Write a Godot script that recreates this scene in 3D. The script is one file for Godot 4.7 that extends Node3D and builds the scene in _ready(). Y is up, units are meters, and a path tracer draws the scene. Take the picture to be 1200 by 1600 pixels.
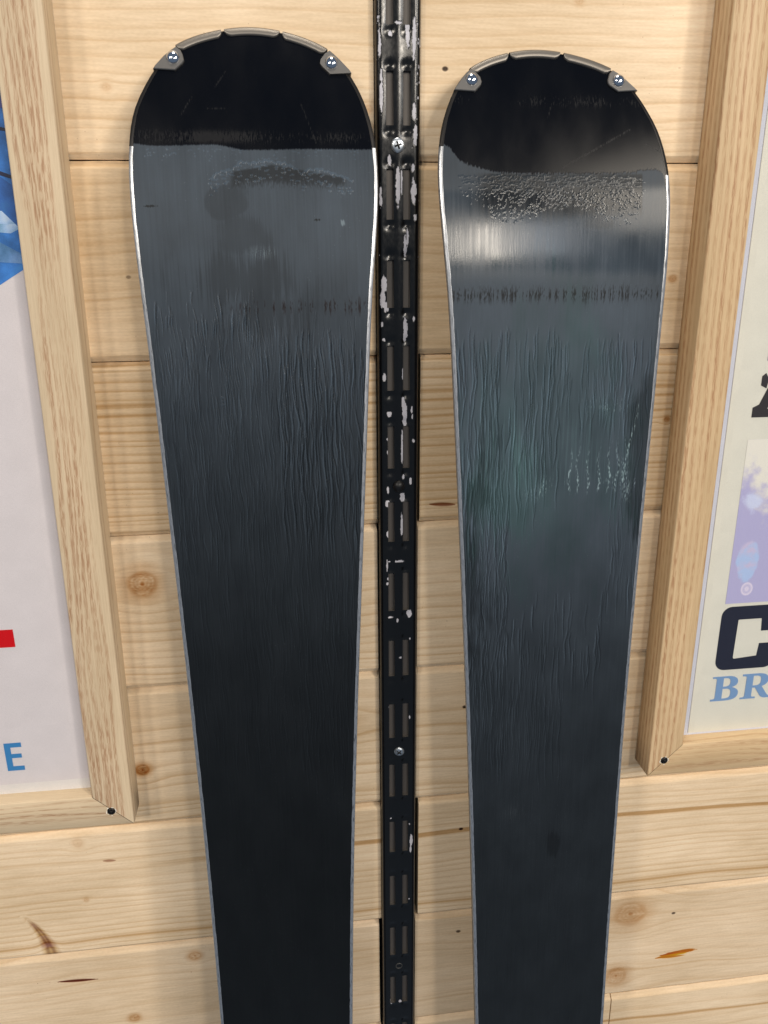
extends Node3D
# Two skis leaning base-out against a pine plank wall, a twin-slot shelving upright between them, two oak picture frames at the sides.
# Metres; the wall's face is z = 0, the upright's middle is x = 0.

const JOINTS := [0.4551, 0.3448, 0.2345, 0.1242, 0.0132, -0.0973, -0.2072, -0.3175, -0.4278, -0.5368, -0.647, -0.757, -0.867]
const RAIL_HALF := 0.0127
const SLOT_TOP := 0.1563
const PITCH := 0.05

var _names := {}

# ------------------------------------------------------------------ helpers
func numbered(called: String) -> String:
	if not _names.has(called):
		_names[called] = 0
		return called
	_names[called] += 1
	return "%s_%03d" % [called, _names[called]]

func thing(called: String, label: String, category: String, base: Vector3, group := "", kind := "") -> Node3D:
	var o := Node3D.new()
	o.name = numbered(called)
	add_child(o, true)
	o.position = base
	o.set_meta("label", label)
	o.set_meta("category", category)
	if group != "":
		o.set_meta("group", group)
	if kind != "":
		o.set_meta("kind", kind)
	return o

# a part whose vertices are given in world coordinates
func part(called: String, mesh: Mesh, mat: Material, parent: Node3D, top: Node3D, label := "") -> MeshInstance3D:
	var o := MeshInstance3D.new()
	o.name = called
	o.mesh = mesh
	o.material_override = mat
	parent.add_child(o, true)
	if parent == top:
		o.position = -top.position
	if label != "":
		o.set_meta("label", label)
	return o

func st_new() -> SurfaceTool:
	var st := SurfaceTool.new()
	st.begin(Mesh.PRIMITIVE_TRIANGLES)
	return st

func vert(st: SurfaceTool, p: Vector3, uv := Vector2.ZERO) -> void:
	st.set_uv(uv)
	st.add_vertex(p)

# a, b, c, d counter-clockwise seen from outside
func quad(st: SurfaceTool, a: Vector3, b: Vector3, c: Vector3, d: Vector3, ua := Vector2.ZERO, ub := Vector2.ZERO, uc := Vector2.ZERO, ud := Vector2.ZERO) -> void:
	vert(st, a, ua); vert(st, c, uc); vert(st, b, ub)
	vert(st, a, ua); vert(st, d, ud); vert(st, c, uc)

func done(st: SurfaceTool, smooth := false) -> ArrayMesh:
	if smooth:
		st.index()
	st.generate_normals()
	return st.commit()

# a grid of points [row][column] with uvs; rows run downwards, columns to the right, seen from +z; smooth
func sheet(pts: Array, uvs: Array, skip := {}) -> ArrayMesh:
	var st := st_new()
	st.set_smooth_group(0)
	for r in pts.size() - 1:
		for c in pts[r].size() - 1:
			if skip.has(Vector2i(r, c)):
				continue
			quad(st, pts[r + 1][c], pts[r + 1][c + 1], pts[r][c + 1], pts[r][c], uvs[r + 1][c], uvs[r + 1][c + 1], uvs[r][c + 1], uvs[r][c])
	return done(st, true)

# a flat polygon (points in x, y) as a slab from z0 up to z1, its upper rim chamfered by ch
func slab(poly: PackedVector2Array, z0: float, z1: float, ch := 0.0) -> ArrayMesh:
	var st := st_new()
	st.set_smooth_group(-1)
	var p := poly
	if Geometry2D.is_polygon_clockwise(p):
		p.reverse()
	var top := p
	if ch > 0.0:
		var inset := Geometry2D.offset_polygon(p, -ch)
		if inset.size() == 1 and inset[0].size() == p.size():
			# match the starting corner
			var q: PackedVector2Array = inset[0]
			if Geometry2D.is_polygon_clockwise(q):
				q.reverse()
			var best := 0
			for i in q.size():
				if q[i].distance_to(p[0]) < q[best].distance_to(p[0]):
					best = i
			top = PackedVector2Array()
			for i in q.size():
				top.append(q[(i + best) % q.size()])
	var n := p.size()
	for i in n:
		var j := (i + 1) % n
		var zc := z1 - (ch if top != p else 0.0)
		quad(st, Vector3(p[i].x, p[i].y, z0), Vector3(p[j].x, p[j].y, z0), Vector3(p[j].x, p[j].y, zc), Vector3(p[i].x, p[i].y, zc))
		if top != p:
			quad(st, Vector3(p[i].x, p[i].y, zc), Vector3(p[j].x, p[j].y, zc), Vector3(top[j].x, top[j].y, z1), Vector3(top[i].x, top[i].y, z1))
	var t := Geometry2D.triangulate_polygon(top)
	for k in range(0, t.size(), 3):
		var a := top[t[k]]
		var b := top[t[k + 1]]
		var c := top[t[k + 2]]
		if (b - a).cross(c - a) < 0.0:
			var s := b
			b = c
			c = s
		for v in [a, c, b]:
			vert(st, Vector3(v.x, v.y, z1), Vector2(v.x, v.y))
	return done(st)

func box_poly(x0: float, y0: float, x1: float, y1: float) -> PackedVector2Array:
	return PackedVector2Array([Vector2(x0, y0), Vector2(x1, y0), Vector2(x1, y1), Vector2(x0, y1)])

# a surface of revolution about +z: profile of (radius, z), from the rim inwards to the middle
func lathe(profile: Array, n := 28) -> ArrayMesh:
	var st := st_new()
	st.set_smooth_group(0)
	for k in profile.size() - 1:
		for i in n:
			var a := TAU * i / n
			var b := TAU * (i + 1) / n
			var p: Vector2 = profile[k]
			var q: Vector2 = profile[k + 1]
			var p0 := Vector3(cos(a) * p.x, sin(a) * p.x, p.y)
			var p1 := Vector3(cos(b) * p.x, sin(b) * p.x, p.y)
			var q0 := Vector3(cos(a) * q.x, sin(a) * q.x, q.y)
			var q1 := Vector3(cos(b) * q.x, sin(b) * q.x, q.y)
			if q.x < 1e-6:
				vert(st, p0); vert(st, q0); vert(st, p1)
			else:
				quad(st, p0, p1, q1, q0)
	return done(st, true)

func paint(c: Color, rough: float, metal := 0.0, spec := 0.5) -> StandardMaterial3D:
	var m := StandardMaterial3D.new()
	m.albedo_color = c
	m.roughness = rough
	m.metallic = metal
	m.metallic_specular = spec
	return m

func noise_bytes(w: int, h: int, seed_: int, freq: float, sw: int, sh: int, octaves := 3, kind := FastNoiseLite.TYPE_SIMPLEX_SMOOTH) -> PackedByteArray:
	# noise made on a sw x sh sheet, stretched to w x h
	var n := FastNoiseLite.new()
	n.noise_type = kind
	n.seed = seed_
	n.frequency = freq
	n.fractal_octaves = octaves
	if octaves == 1:
		n.fractal_type = FastNoiseLite.FRACTAL_NONE
	var im := n.get_image(sw, sh, false, false, true)
	im.convert(Image.FORMAT_L8)
	if sw != w or sh != h:
		im.resize(w, h, Image.INTERPOLATE_CUBIC)
	return im.get_data()

func tex(w: int, h: int, bytes: PackedByteArray) -> ImageTexture:
	return ImageTexture.create_from_image(Image.create_from_data(w, h, false, Image.FORMAT_RGB8, bytes))

func catmull(xs: Array, ys: Array, x: float) -> float:
	var n := xs.size()
	if x <= xs[0]:
		return ys[0]
	if x >= xs[n - 1]:
		return ys[n - 1] + (x - xs[n - 1]) * (ys[n - 1] - ys[n - 2]) / (xs[n - 1] - xs[n - 2])
	var i := 0
	while x > xs[i + 1]:
		i += 1
	var h: float = xs[i + 1] - xs[i]
	var t: float = (x - xs[i]) / h
	var m0: float = (ys[i + 1] - ys[maxi(i - 1, 0)]) / (xs[i + 1] - xs[maxi(i - 1, 0)]) * h
	var m1: float = (ys[mini(i + 2, n - 1)] - ys[i]) / (xs[mini(i + 2, n - 1)] - xs[i]) * h
	var t2 := t * t
	var t3 := t2 * t
	return (2 * t3 - 3 * t2 + 1) * ys[i] + (t3 - 2 * t2 + t) * m0 + (-2 * t3 + 3 * t2) * ys[i + 1] + (t3 - t2) * m1

# ------------------------------------------------------------------ scene
func _ready() -> void:
	camera_and_light()
	build_wall()
	build_upright()
	build_left_frame()
	build_right_frame()
	build_ski(0)
	build_ski(1)

func lamp(called: String, az: float, el: float, dist: float, size: Vector2, energy: float, color: Color) -> void:
	var l := AreaLight3D.new()
	l.name = called
	l.area_size = size
	l.light_energy = energy
	l.light_color = color
	l.area_attenuation = 2.0
	l.area_range = 12.0
	l.shadow_enabled = true
	add_child(l, true)
	var a := deg_to_rad(az)
	var e := deg_to_rad(el)
	var aim := Vector3(0, -0.1, 0)
	l.look_at_from_position(aim + dist * Vector3(sin(a) * cos(e), sin(e), cos(a) * cos(e)), aim)

func camera_and_light() -> void:
	var cam := Camera3D.new()
	cam.name = "camera"
	add_child(cam)
	cam.transform = Transform3D(Basis(Vector3(0.99146, -0.00623, 0.13025), Vector3(0.04696, 0.94890, -0.31207), Vector3(-0.12165, 0.31552, 0.94109)).orthonormalized(), Vector3(-0.0743, 0.0812, 0.506))
	cam.keep_aspect = Camera3D.KEEP_HEIGHT
	cam.fov = 64.12
	cam.near = 0.02
	cam.far = 50.0
	cam.current = true
	var we := WorldEnvironment.new()
	we.name = "environment"
	var e := Environment.new()
	e.background_mode = Environment.BG_COLOR
	e.background_color = Color(0.115, 0.145, 0.185).linear_to_srgb()
	e.tonemap_mode = Environment.TONE_MAPPER_LINEAR
	e.tonemap_exposure = 1.10
	e.sdfgi_enabled = true
	e.ssao_enabled = true
	e.ssil_enabled = true
	we.environment = e
	add_child(we)
	# rows of ceiling panels across the shop, behind the camera, plus two added lamps
	var warm := Color(1.0, 0.955, 0.89)
	var cool := Color(0.93, 0.96, 1.0)
	lamp("panel_lamp_far_left", -37, 24, 3.4, Vector2(0.3, 0.6), 1.9, warm)
	lamp("panel_lamp_left", -21, 27, 3.4, Vector2(0.3, 0.6), 2.0, warm)
	lamp("panel_lamp_right", 14.6, 16.5, 3.6, Vector2(0.24, 0.45), 1.8, warm)
	lamp("panel_lamp_middle_right", 19.4, 16.5, 3.7, Vector2(0.27, 0.45), 0.4, cool)
	lamp("added_lamp_wide_right", 31, 24, 3.6, Vector2(0.8, 0.8), 2.6, warm)  # added lamp: carries light for the right panel without mirroring in the ski
	lamp("panel_lamp_far_right", 38, 25, 3.4, Vector2(0.3, 0.6), 2.4, warm)
	lamp("added_lamp_overhead", 8, 80, 2.2, Vector2(0.5, 0.5), 1.2, warm)  # added lamp, only to brighten the upward bevels of the planks

# ------------------------------------------------------------------ pine planks
# a plank's knots: x, y, radius, how long, how dark, 0 round knot / 1 dark streak / 2 resin pocket / 3 pin hole / 4 spike
func pine_texture(k: int, y_top: float, spec: Dictionary) -> StandardMaterial3D:
	var w := 2048
	var h := 256
	var hgt := 0.112
	var rng := RandomNumberGenerator.new()
	rng.seed = 100 + k * 7
	var knots: Array = spec.knots
	# the growth rings along the plank's height as a table
	var lut := PackedFloat32Array()
	var lut_n := 2400
	lut.resize(lut_n)
	var lut_y0 := -0.03
	var lut_len := 0.17
	var pos := lut_y0
	var i0 := 0
	while i0 < lut_n:
		var f := clampf(pos / 0.11, 0.0, 1.0)
		var sp: float = lerpf(spec.sp0, spec.sp1, f) * rng.randf_range(0.6, 1.5)
		if rng.randf() < 0.10:
			sp *= 1.8
		var strong: float = rng.randf_range(0.45, 1.0) * lerpf(spec.c0, spec.c1, f) * 1.25
		var i1 := mini(lut_n, int((pos + sp - lut_y0) / lut_len * lut_n) + 1)
		for i in range(i0, i1):
			var t := clampf((lut_y0 + i * lut_len / lut_n - pos) / sp, 0.0, 1.0)
			var late := pow(t, 4.2)
			if t > 0.90:
				late *= (1.0 - t) / 0.10
			lut[i] = late * strong
		i0 = i1
		pos += sp
	for s in spec.lines:
		# single strong brown lines: y (in the plank), width, strength
		for i in lut_n:
			var d: float = (lut_y0 + i * lut_len / lut_n - s[0]) / s[1]
			if absf(d) < 3.0:
				lut[i] = maxf(lut[i], s[2] * 0.85 * exp(-d * d))
	var warp := noise_bytes(w, h, 11 + k * 3, 0.03, 96, 24, 3)
	var fibre := noise_bytes(w, h, 31 + k * 3, 0.25, 150, h, 2)
	var blotch := noise_bytes(w, h, 51 + k * 3, 0.06, 96, 24, 3)
	var speck := noise_bytes(w, h, 71 + k, 0.5, 700, h, 1)
	var ring := noise_bytes(w, h, 91 + k, 0.05, 300, h, 2)
	var bytes := PackedByteArray()
	bytes.resize(w * h * 3)
	var rough_amp: float = spec.warp
	var slope: float = spec.slope
	var base: Color = spec.base
	var xl: Array = spec.get("xline", [])
	var late_c := Color(0.735, 0.570, 0.375)
	var o := 0
	for j in h:
		var ly := hgt * j / h
		var y := y_top - ly
		for i in w:
			var x := -0.5 + i / float(w)
			var q := j * w + i
			var yy := ly + (warp[q] / 255.0 - 0.5) * rough_amp + slope * x
			var dark := 0.0
			var tr := 0.0
			var tg := 0.0
			var tb := 0.0
			for kn in knots:
				var r: float = kn[2]
				var dx: float = x - kn[0]
				var el: float = kn[3]
				if absf(dx) > r * 7.0 * el:
					continue
				var dy: float = y - kn[1]
				if absf(dy) > r * 7.0:
					continue
				var n: float = (ring[q] / 255.0 - 0.5)
				var kind: int = kn[5]
				if kind == 0:
					var ex := dx / el
					var d := sqrt(ex * ex + dy * dy) / r * (1.0 + 0.22 * n)
					var g := exp(-dx * dx / (r * r * 8.0)) * exp(-dy * dy / (r * r * 6.0))
					yy = lerpf(yy, y_top - kn[1], g * 0.85)
					if d < 2.2:
						var core := smoothstep(1.25, 0.75, d)
						var halo := smoothstep(2.2, 0.9, d) * 0.30
						var rings := 0.5 + 0.5 * sin(d * 24.0 + n * 5.0)
						var a: float = kn[4] * (core * (0.44 + 0.12 * rings + 0.5 * n + 0.5 * (speck[q] / 255.0 - 0.5)) + 0.22 * smoothstep(0.75, 1.0, d) * core + halo * (1.0 - core) + 0.5 * smoothstep(0.22, 0.05, d))
						tr += a * 0.29; tg += a * 0.42; tb += a * 0.50
				elif kind == 1:
					var d1 := absf(dy + dx * 0.05) / (r * maxf(0.0, 1.0 - pow(absf(dx) / (r * el), 2.0)) + 1e-6)
					if d1 < 1.6:
						var a1: float = kn[4] * smoothstep(1.6, 0.5, d1)
						tr += a1 * 0.42; tg += a1 * 0.52; tb += a1 * 0.48
				elif kind == 2:
					var d2 := absf(dy - dx * 0.10 + n * r * 1.6 + (fibre[q] / 255.0 - 0.5) * r * 0.9) / (r * maxf(0.0, 1.0 - pow(absf(dx) / (r * el), 2.0)) + 1e-6)
					if d2 < 1.3:
						var a2: float = kn[4] * smoothstep(1.3, 0.9, d2)
						var sh := 1.0 + 1.4 * n + (0.5 if dy > 0.0 else 0.0)
						tr += a2 * 0.13 * sh; tg += a2 * 0.28 * sh; tb += a2 * 0.60
				elif kind == 3:
					var d3 := sqrt(dx * dx * 0.5 + dy * dy) / r
					var a3: float = kn[4] * smoothstep(1.2, 0.7, d3)
					tr += a3 * 0.62; tg += a3 * 0.58; tb += a3 * 0.5
				else:
					# the side of a branch: a wedge, widening downwards and leaning by el
					var t4 := -dy / (r * 6.0)
					if t4 > -0.15 and t4 < 1.0:
						var mid := dx - r * el * 0.8 * t4 * (2.0 - t4)
						var d4 := absf(mid) / (r * (0.25 + 0.55 * t4))
						var a4: float = kn[4] * smoothstep(1.8, 0.4, d4) * smoothstep(-0.15, 0.25, t4)
						var g4 := exp(-d4 * d4 * 0.3)
						yy += g4 * r * 0.6
						var st4 := 0.5 + 0.5 * sin(d4 * 5.0 + n * 3.0)
						tr += a4 * (0.20 + 0.16 * st4 + 0.15 * n); tg += a4 * (0.26 + 0.16 * st4 + 0.2 * n); tb += a4 * (0.28 + 0.10 * st4)
			var li := clampi(int((yy - lut_y0) / lut_len * lut_n), 0, lut_n - 1)
			var g0 := lut[li] * (0.75 + 0.5 * fibre[q] / 255.0)
			var f0 := (fibre[q] / 255.0 - 0.5) * 0.075 + (blotch[q] / 255.0 - 0.5) * 0.09 + (speck[q] / 255.0 - 0.5) * 0.035
			if xl.size() > 0:
				var dl: float = (yy - xl[0]) / (xl[1] * (0.8 + 0.5 * blotch[q] / 255.0))
				if dl > -3.0 and dl < 3.0:
					g0 = maxf(g0, xl[2] * smoothstep(1.2, 0.7, absf(dl)) * smoothstep(xl[3], xl[4], x))
			g0 = minf(g0, 1.0)
			if speck[q] > 250 and blotch[q] > 140:
				tr += 0.16; tg += 0.17; tb += 0.16
			bytes[o] = clampi(int((lerpf(base.r, late_c.r, g0) + f0 - tr) * 255.0), 8, 250)
			bytes[o + 1] = clampi(int((lerpf(base.g, late_c.g, g0) + f0 * 1.05 - tg) * 255.0), 6, 250)
			bytes[o + 2] = clampi(int((lerpf(base.b, late_c.b, g0) + f0 * 1.15 - tb) * 255.0), 4, 250)
			o += 3
	var m := paint(Color.WHITE, 0.52, 0.0, 0.35)
	m.albedo_texture = tex(w, h, bytes)
	m.heightmap_enabled = true
	m.heightmap_texture = m.albedo_texture
	m.heightmap_scale = 0.05
	return m

func plank_mesh(x0: float, x1: float, y_top: float, y_bot: float, z_off: float, seed_: int) -> ArrayMesh:
	# cross-section from the back at the top, over the top chamfer, down the face, to the back at the bottom: (y, z)
	var prof := [
		Vector2(y_top - 0.0003, -0.014), Vector2(y_top - 0.0003, -0.0034), Vector2(y_top - 0.0036, -0.0004), Vector2(y_top - 0.0046, 0.0),
		Vector2((y_top + y_bot) * 0.5, 0.0), Vector2(y_bot + 0.0040, 0.0), Vector2(y_bot + 0.0032, -0.0004), Vector2(y_bot + 0.0004, -0.0024), Vector2(y_bot + 0.0004, -0.014)]
	var st := st_new()
	var n := 40
	var rng := RandomNumberGenerator.new()
	rng.seed = seed_
	var wob := []
	for i in n + 1:
		wob.append(rng.randf_range(-0.00022, 0.00022))
	for i in n:
		var xa := lerpf(x0, x1, i / float(n))
		var xb := lerpf(x0, x1, (i + 1) / float(n))
		for k in prof.size() - 1:
			st.set_smooth_group(-1)
			var p: Vector2 = prof[k]
			var q: Vector2 = prof[k + 1]
			var wa: float = wob[i] if k > 0 and k < 7 else 0.0
			var wb: float = wob[i + 1] if k > 0 and k < 7 else 0.0
			var wc: float = wob[i] if k + 1 > 0 and k + 1 < 7 else 0.0
			var wd: float = wob[i + 1] if k + 1 > 0 and k + 1 < 7 else 0.0
			var a := Vector3(xa, q.x + wc, q.y + z_off)
			var b := Vector3(xb, q.x + wd, q.y + z_off)
			var c := Vector3(xb, p.x + wb, p.y + z_off)
			var d := Vector3(xa, p.x + wa, p.y + z_off)
			var uv := func(v: Vector3) -> Vector2: return Vector2(v.x + 0.5, clampf((y_top - v.y) / 0.112, 0.004, 0.996))
			quad(st, a, b, c, d, uv.call(a), uv.call(b), uv.call(c), uv.call(d))
	# sawn ends
	for s in [0, 1]:
		var xe := x0 if s == 0 else x1
		for k in prof.size() - 1:
			var p: Vector2 = prof[k]
			var q: Vector2 = prof[k + 1]
			var a := Vector3(xe, p.x, p.y + z_off)
			var b := Vector3(xe, q.x, q.y + z_off)
			var c := Vector3(xe, (y_top + y_bot) * 0.5, -0.014 + z_off)
			var u := Vector2(xe + 0.5, clampf((y_top - p.x) / 0.112, 0.004, 0.996))
			if s == 0:
				vert(st, a, u); vert(st, b, u); vert(st, c, u)
			else:
				vert(st, a, u); vert(st, c, u); vert(st, b, u)
	return done(st)

func build_wall() -> void:
	var pale := Color(0.938, 0.842, 0.712)
	var mid := Color(0.920, 0.812, 0.668)
	var pink := Color(0.910, 0.815, 0.690)
	var specs := [
		{"sp0": 0.011, "sp1": 0.0045, "c0": 0.30, "c1": 0.55, "warp": 0.007, "slope": 0.01, "base": pale, "lines": [[0.022, 0.0008, 0.4]], "knots": [[0.0272, 0.1726, 0.0012, 1.3, 1.0, 3], [-0.0165, 0.1516, 0.0022, 1.0, 0.5, 0], [-0.1587, 0.1608, 0.0018, 1.2, 0.35, 0], [0.1032, 0.2078, 0.0014, 1.5, 0.4, 0]]},
		{"sp0": 0.0075, "sp1": 0.009, "c0": 0.42, "c1": 0.38, "warp": 0.010, "slope": -0.012, "base": mid, "lines": [[0.045, 0.0016, 0.3], [0.074, 0.0010, 0.4]], "knots": [[0.1747, 0.0573, 0.0018, 1.4, 0.9, 0], [-0.157, 0.062, 0.0010, 2.5, 0.4, 3]]},
		{"sp0": 0.0046, "sp1": 0.0042, "c0": 0.95, "c1": 0.85, "warp": 0.005, "slope": 0.006, "base": mid, "lines": [[0.024, 0.0012, 0.8], [0.030, 0.0010, 0.9], [0.040, 0.0008, 0.8]], "knots": [[0.1811, -0.0328, 0.0016, 1.3, 1.0, 0], [0.03, -0.085, 0.0012, 8.0, 0.8, 1]]},
		{"sp0": 0.011, "sp1": 0.0036, "c0": 0.32, "c1": 0.75, "warp": 0.008, "slope": 0.0, "base": pale, "lines": [], "knots": [[-0.1678, -0.1297, 0.0085, 1.05, 1.0, 0]]},
		{"sp0": 0.012, "sp1": 0.0034, "c0": 0.42, "c1": 0.9, "warp": 0.010, "slope": -0.008, "base": pale, "lines": [[0.045, 0.0010, 0.55]], "knots": [[-0.1814, -0.2708, 0.0042, 1.1, 1.3, 0], [0.0491, -0.2404, 0.0012, 1.2, 1.0, 3], [-0.038, -0.246, 0.006, 1.5, 0.3, 0]]},
		{"sp0": 0.0075, "sp1": 0.0033, "c0": 0.30, "c1": 0.75, "warp": 0.007, "slope": 0.004, "base": pale, "xline": [0.0335, 0.0019, 0.85, -0.22, -0.06], "lines": [[0.026, 0.0008, 0.35], [0.099, 0.0013, 0.85]], "knots": [[-0.2740, -0.392, 0.0062, 2.4, 1.0, 4], [0.1925, -0.325, 0.0045, -1.2, 0.8, 4], [0.0488, -0.347, 0.0011, 1.3, 1.0, 3], [-0.232, -0.327, 0.0035, 0.9, 0.35, 0], [-0.212, -0.345, 0.0010, 5.0, 0.6, 1], [-0.232, -0.378, 0.0016, 1.0, 0.5, 0]]},
		{"sp0": 0.0060, "sp1": 0.014, "c0": 0.35, "c1": 0.30, "warp": 0.012, "slope": -0.006, "base": pink, "lines": [[0.085, 0.0009, 0.4]], "knots": [[0.1944, -0.4488, 0.0115, 1.15, 0.62, 0], [0.1874, -0.5144, 0.0085, 1.05, 0.7, 0], [0.2389, -0.4974, 0.0026, 7.5, 1.0, 2], [-0.1586, -0.4418, 0.0034, 1.2, 1.0, 0], [-0.2476, -0.4533, 0.0011, 14.0, 1.3, 1], [-0.2093, -0.4971, 0.0030, 1.2, 0.9, 0], [0.2323, -0.4532, 0.0012, 1.6, 0.8, 3], [0.049, -0.447, 0.0013, 2.0, 0.8, 3], [-0.296, -0.503, 0.004, 1.6, 0.6, 0]]},
		{"sp0": 0.013, "sp1": 0.008, "c0": 0.25, "c1": 0.45, "warp": 0.009, "slope": 0.004, "base": pale, "lines": [[0.029, 0.0013, 0.95]], "knots": [[0.25, -0.549, 0.0050, -1.0, 0.5, 4]]},
	]
	var wall := thing("wall", "wall of pale horizontal pine planks with bevelled joints behind the skis and frames", "wall", Vector3(0, -0.867, 0), "", "structure")
	var mats := []
	for k in specs.size():
		mats.append(pine_texture(k, JOINTS[k + 2], specs[k]))
	mats = [mats[3], mats[1]] + mats + [mats[1], mats[2]]
	# how far each plank's sawn end stays clear of the upright, left and right
	var gap_l := [0.0004, 0.0004, 0.0004, 0.0003, 0.0004, 0.0009, 0.0004, 0.0003, 0.0022, 0.0012, 0.001, 0.001]
	var gap_r := [0.0005, 0.0005, 0.0006, 0.0005, 0.0022, 0.0009, 0.0008, 0.0032, 0.0012, 0.0016, 0.001, 0.001]
	var off := [0.0, 0.0002, 0.0, 0.0004, -0.0003, 0.0002, -0.0002, 0.0003, 0.0, 0.0002, 0.0, 0.0]
	for k in JOINTS.size() - 1:
		part("plank", plank_mesh(-0.75, -RAIL_HALF - gap_l[k], JOINTS[k], JOINTS[k + 1], off[k], 500 + k), mats[k], wall, wall)
		if k == 9:
			part("plank", plank_mesh(RAIL_HALF + gap_r[k], 0.1852, JOINTS[k], JOINTS[k + 1], off[k], 600 + k), mats[k], wall, wall)
			part("plank", plank_mesh(0.1859, 0.75, JOINTS[k], JOINTS[k + 1], off[k] + 0.0004, 700 + k), mats[k], wall, wall)
		else:
			part("plank", plank_mesh(RAIL_HALF + gap_r[k], 0.75, JOINTS[k], JOINTS[k + 1], off[k] - 0.0002, 600 + k), mats[k], wall, wall)
	var st := st_new()
	var b := BoxMesh.new()
	b.size = Vector3(1.5, 1.322, 0.01)
	st.append_from(b, 0, Transform3D(Basis(), Vector3(0, -0.206, -0.0195)))
	part("backing_board", done(st), paint(Color(0.06, 0.05, 0.045), 0.9), wall, wall)

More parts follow.
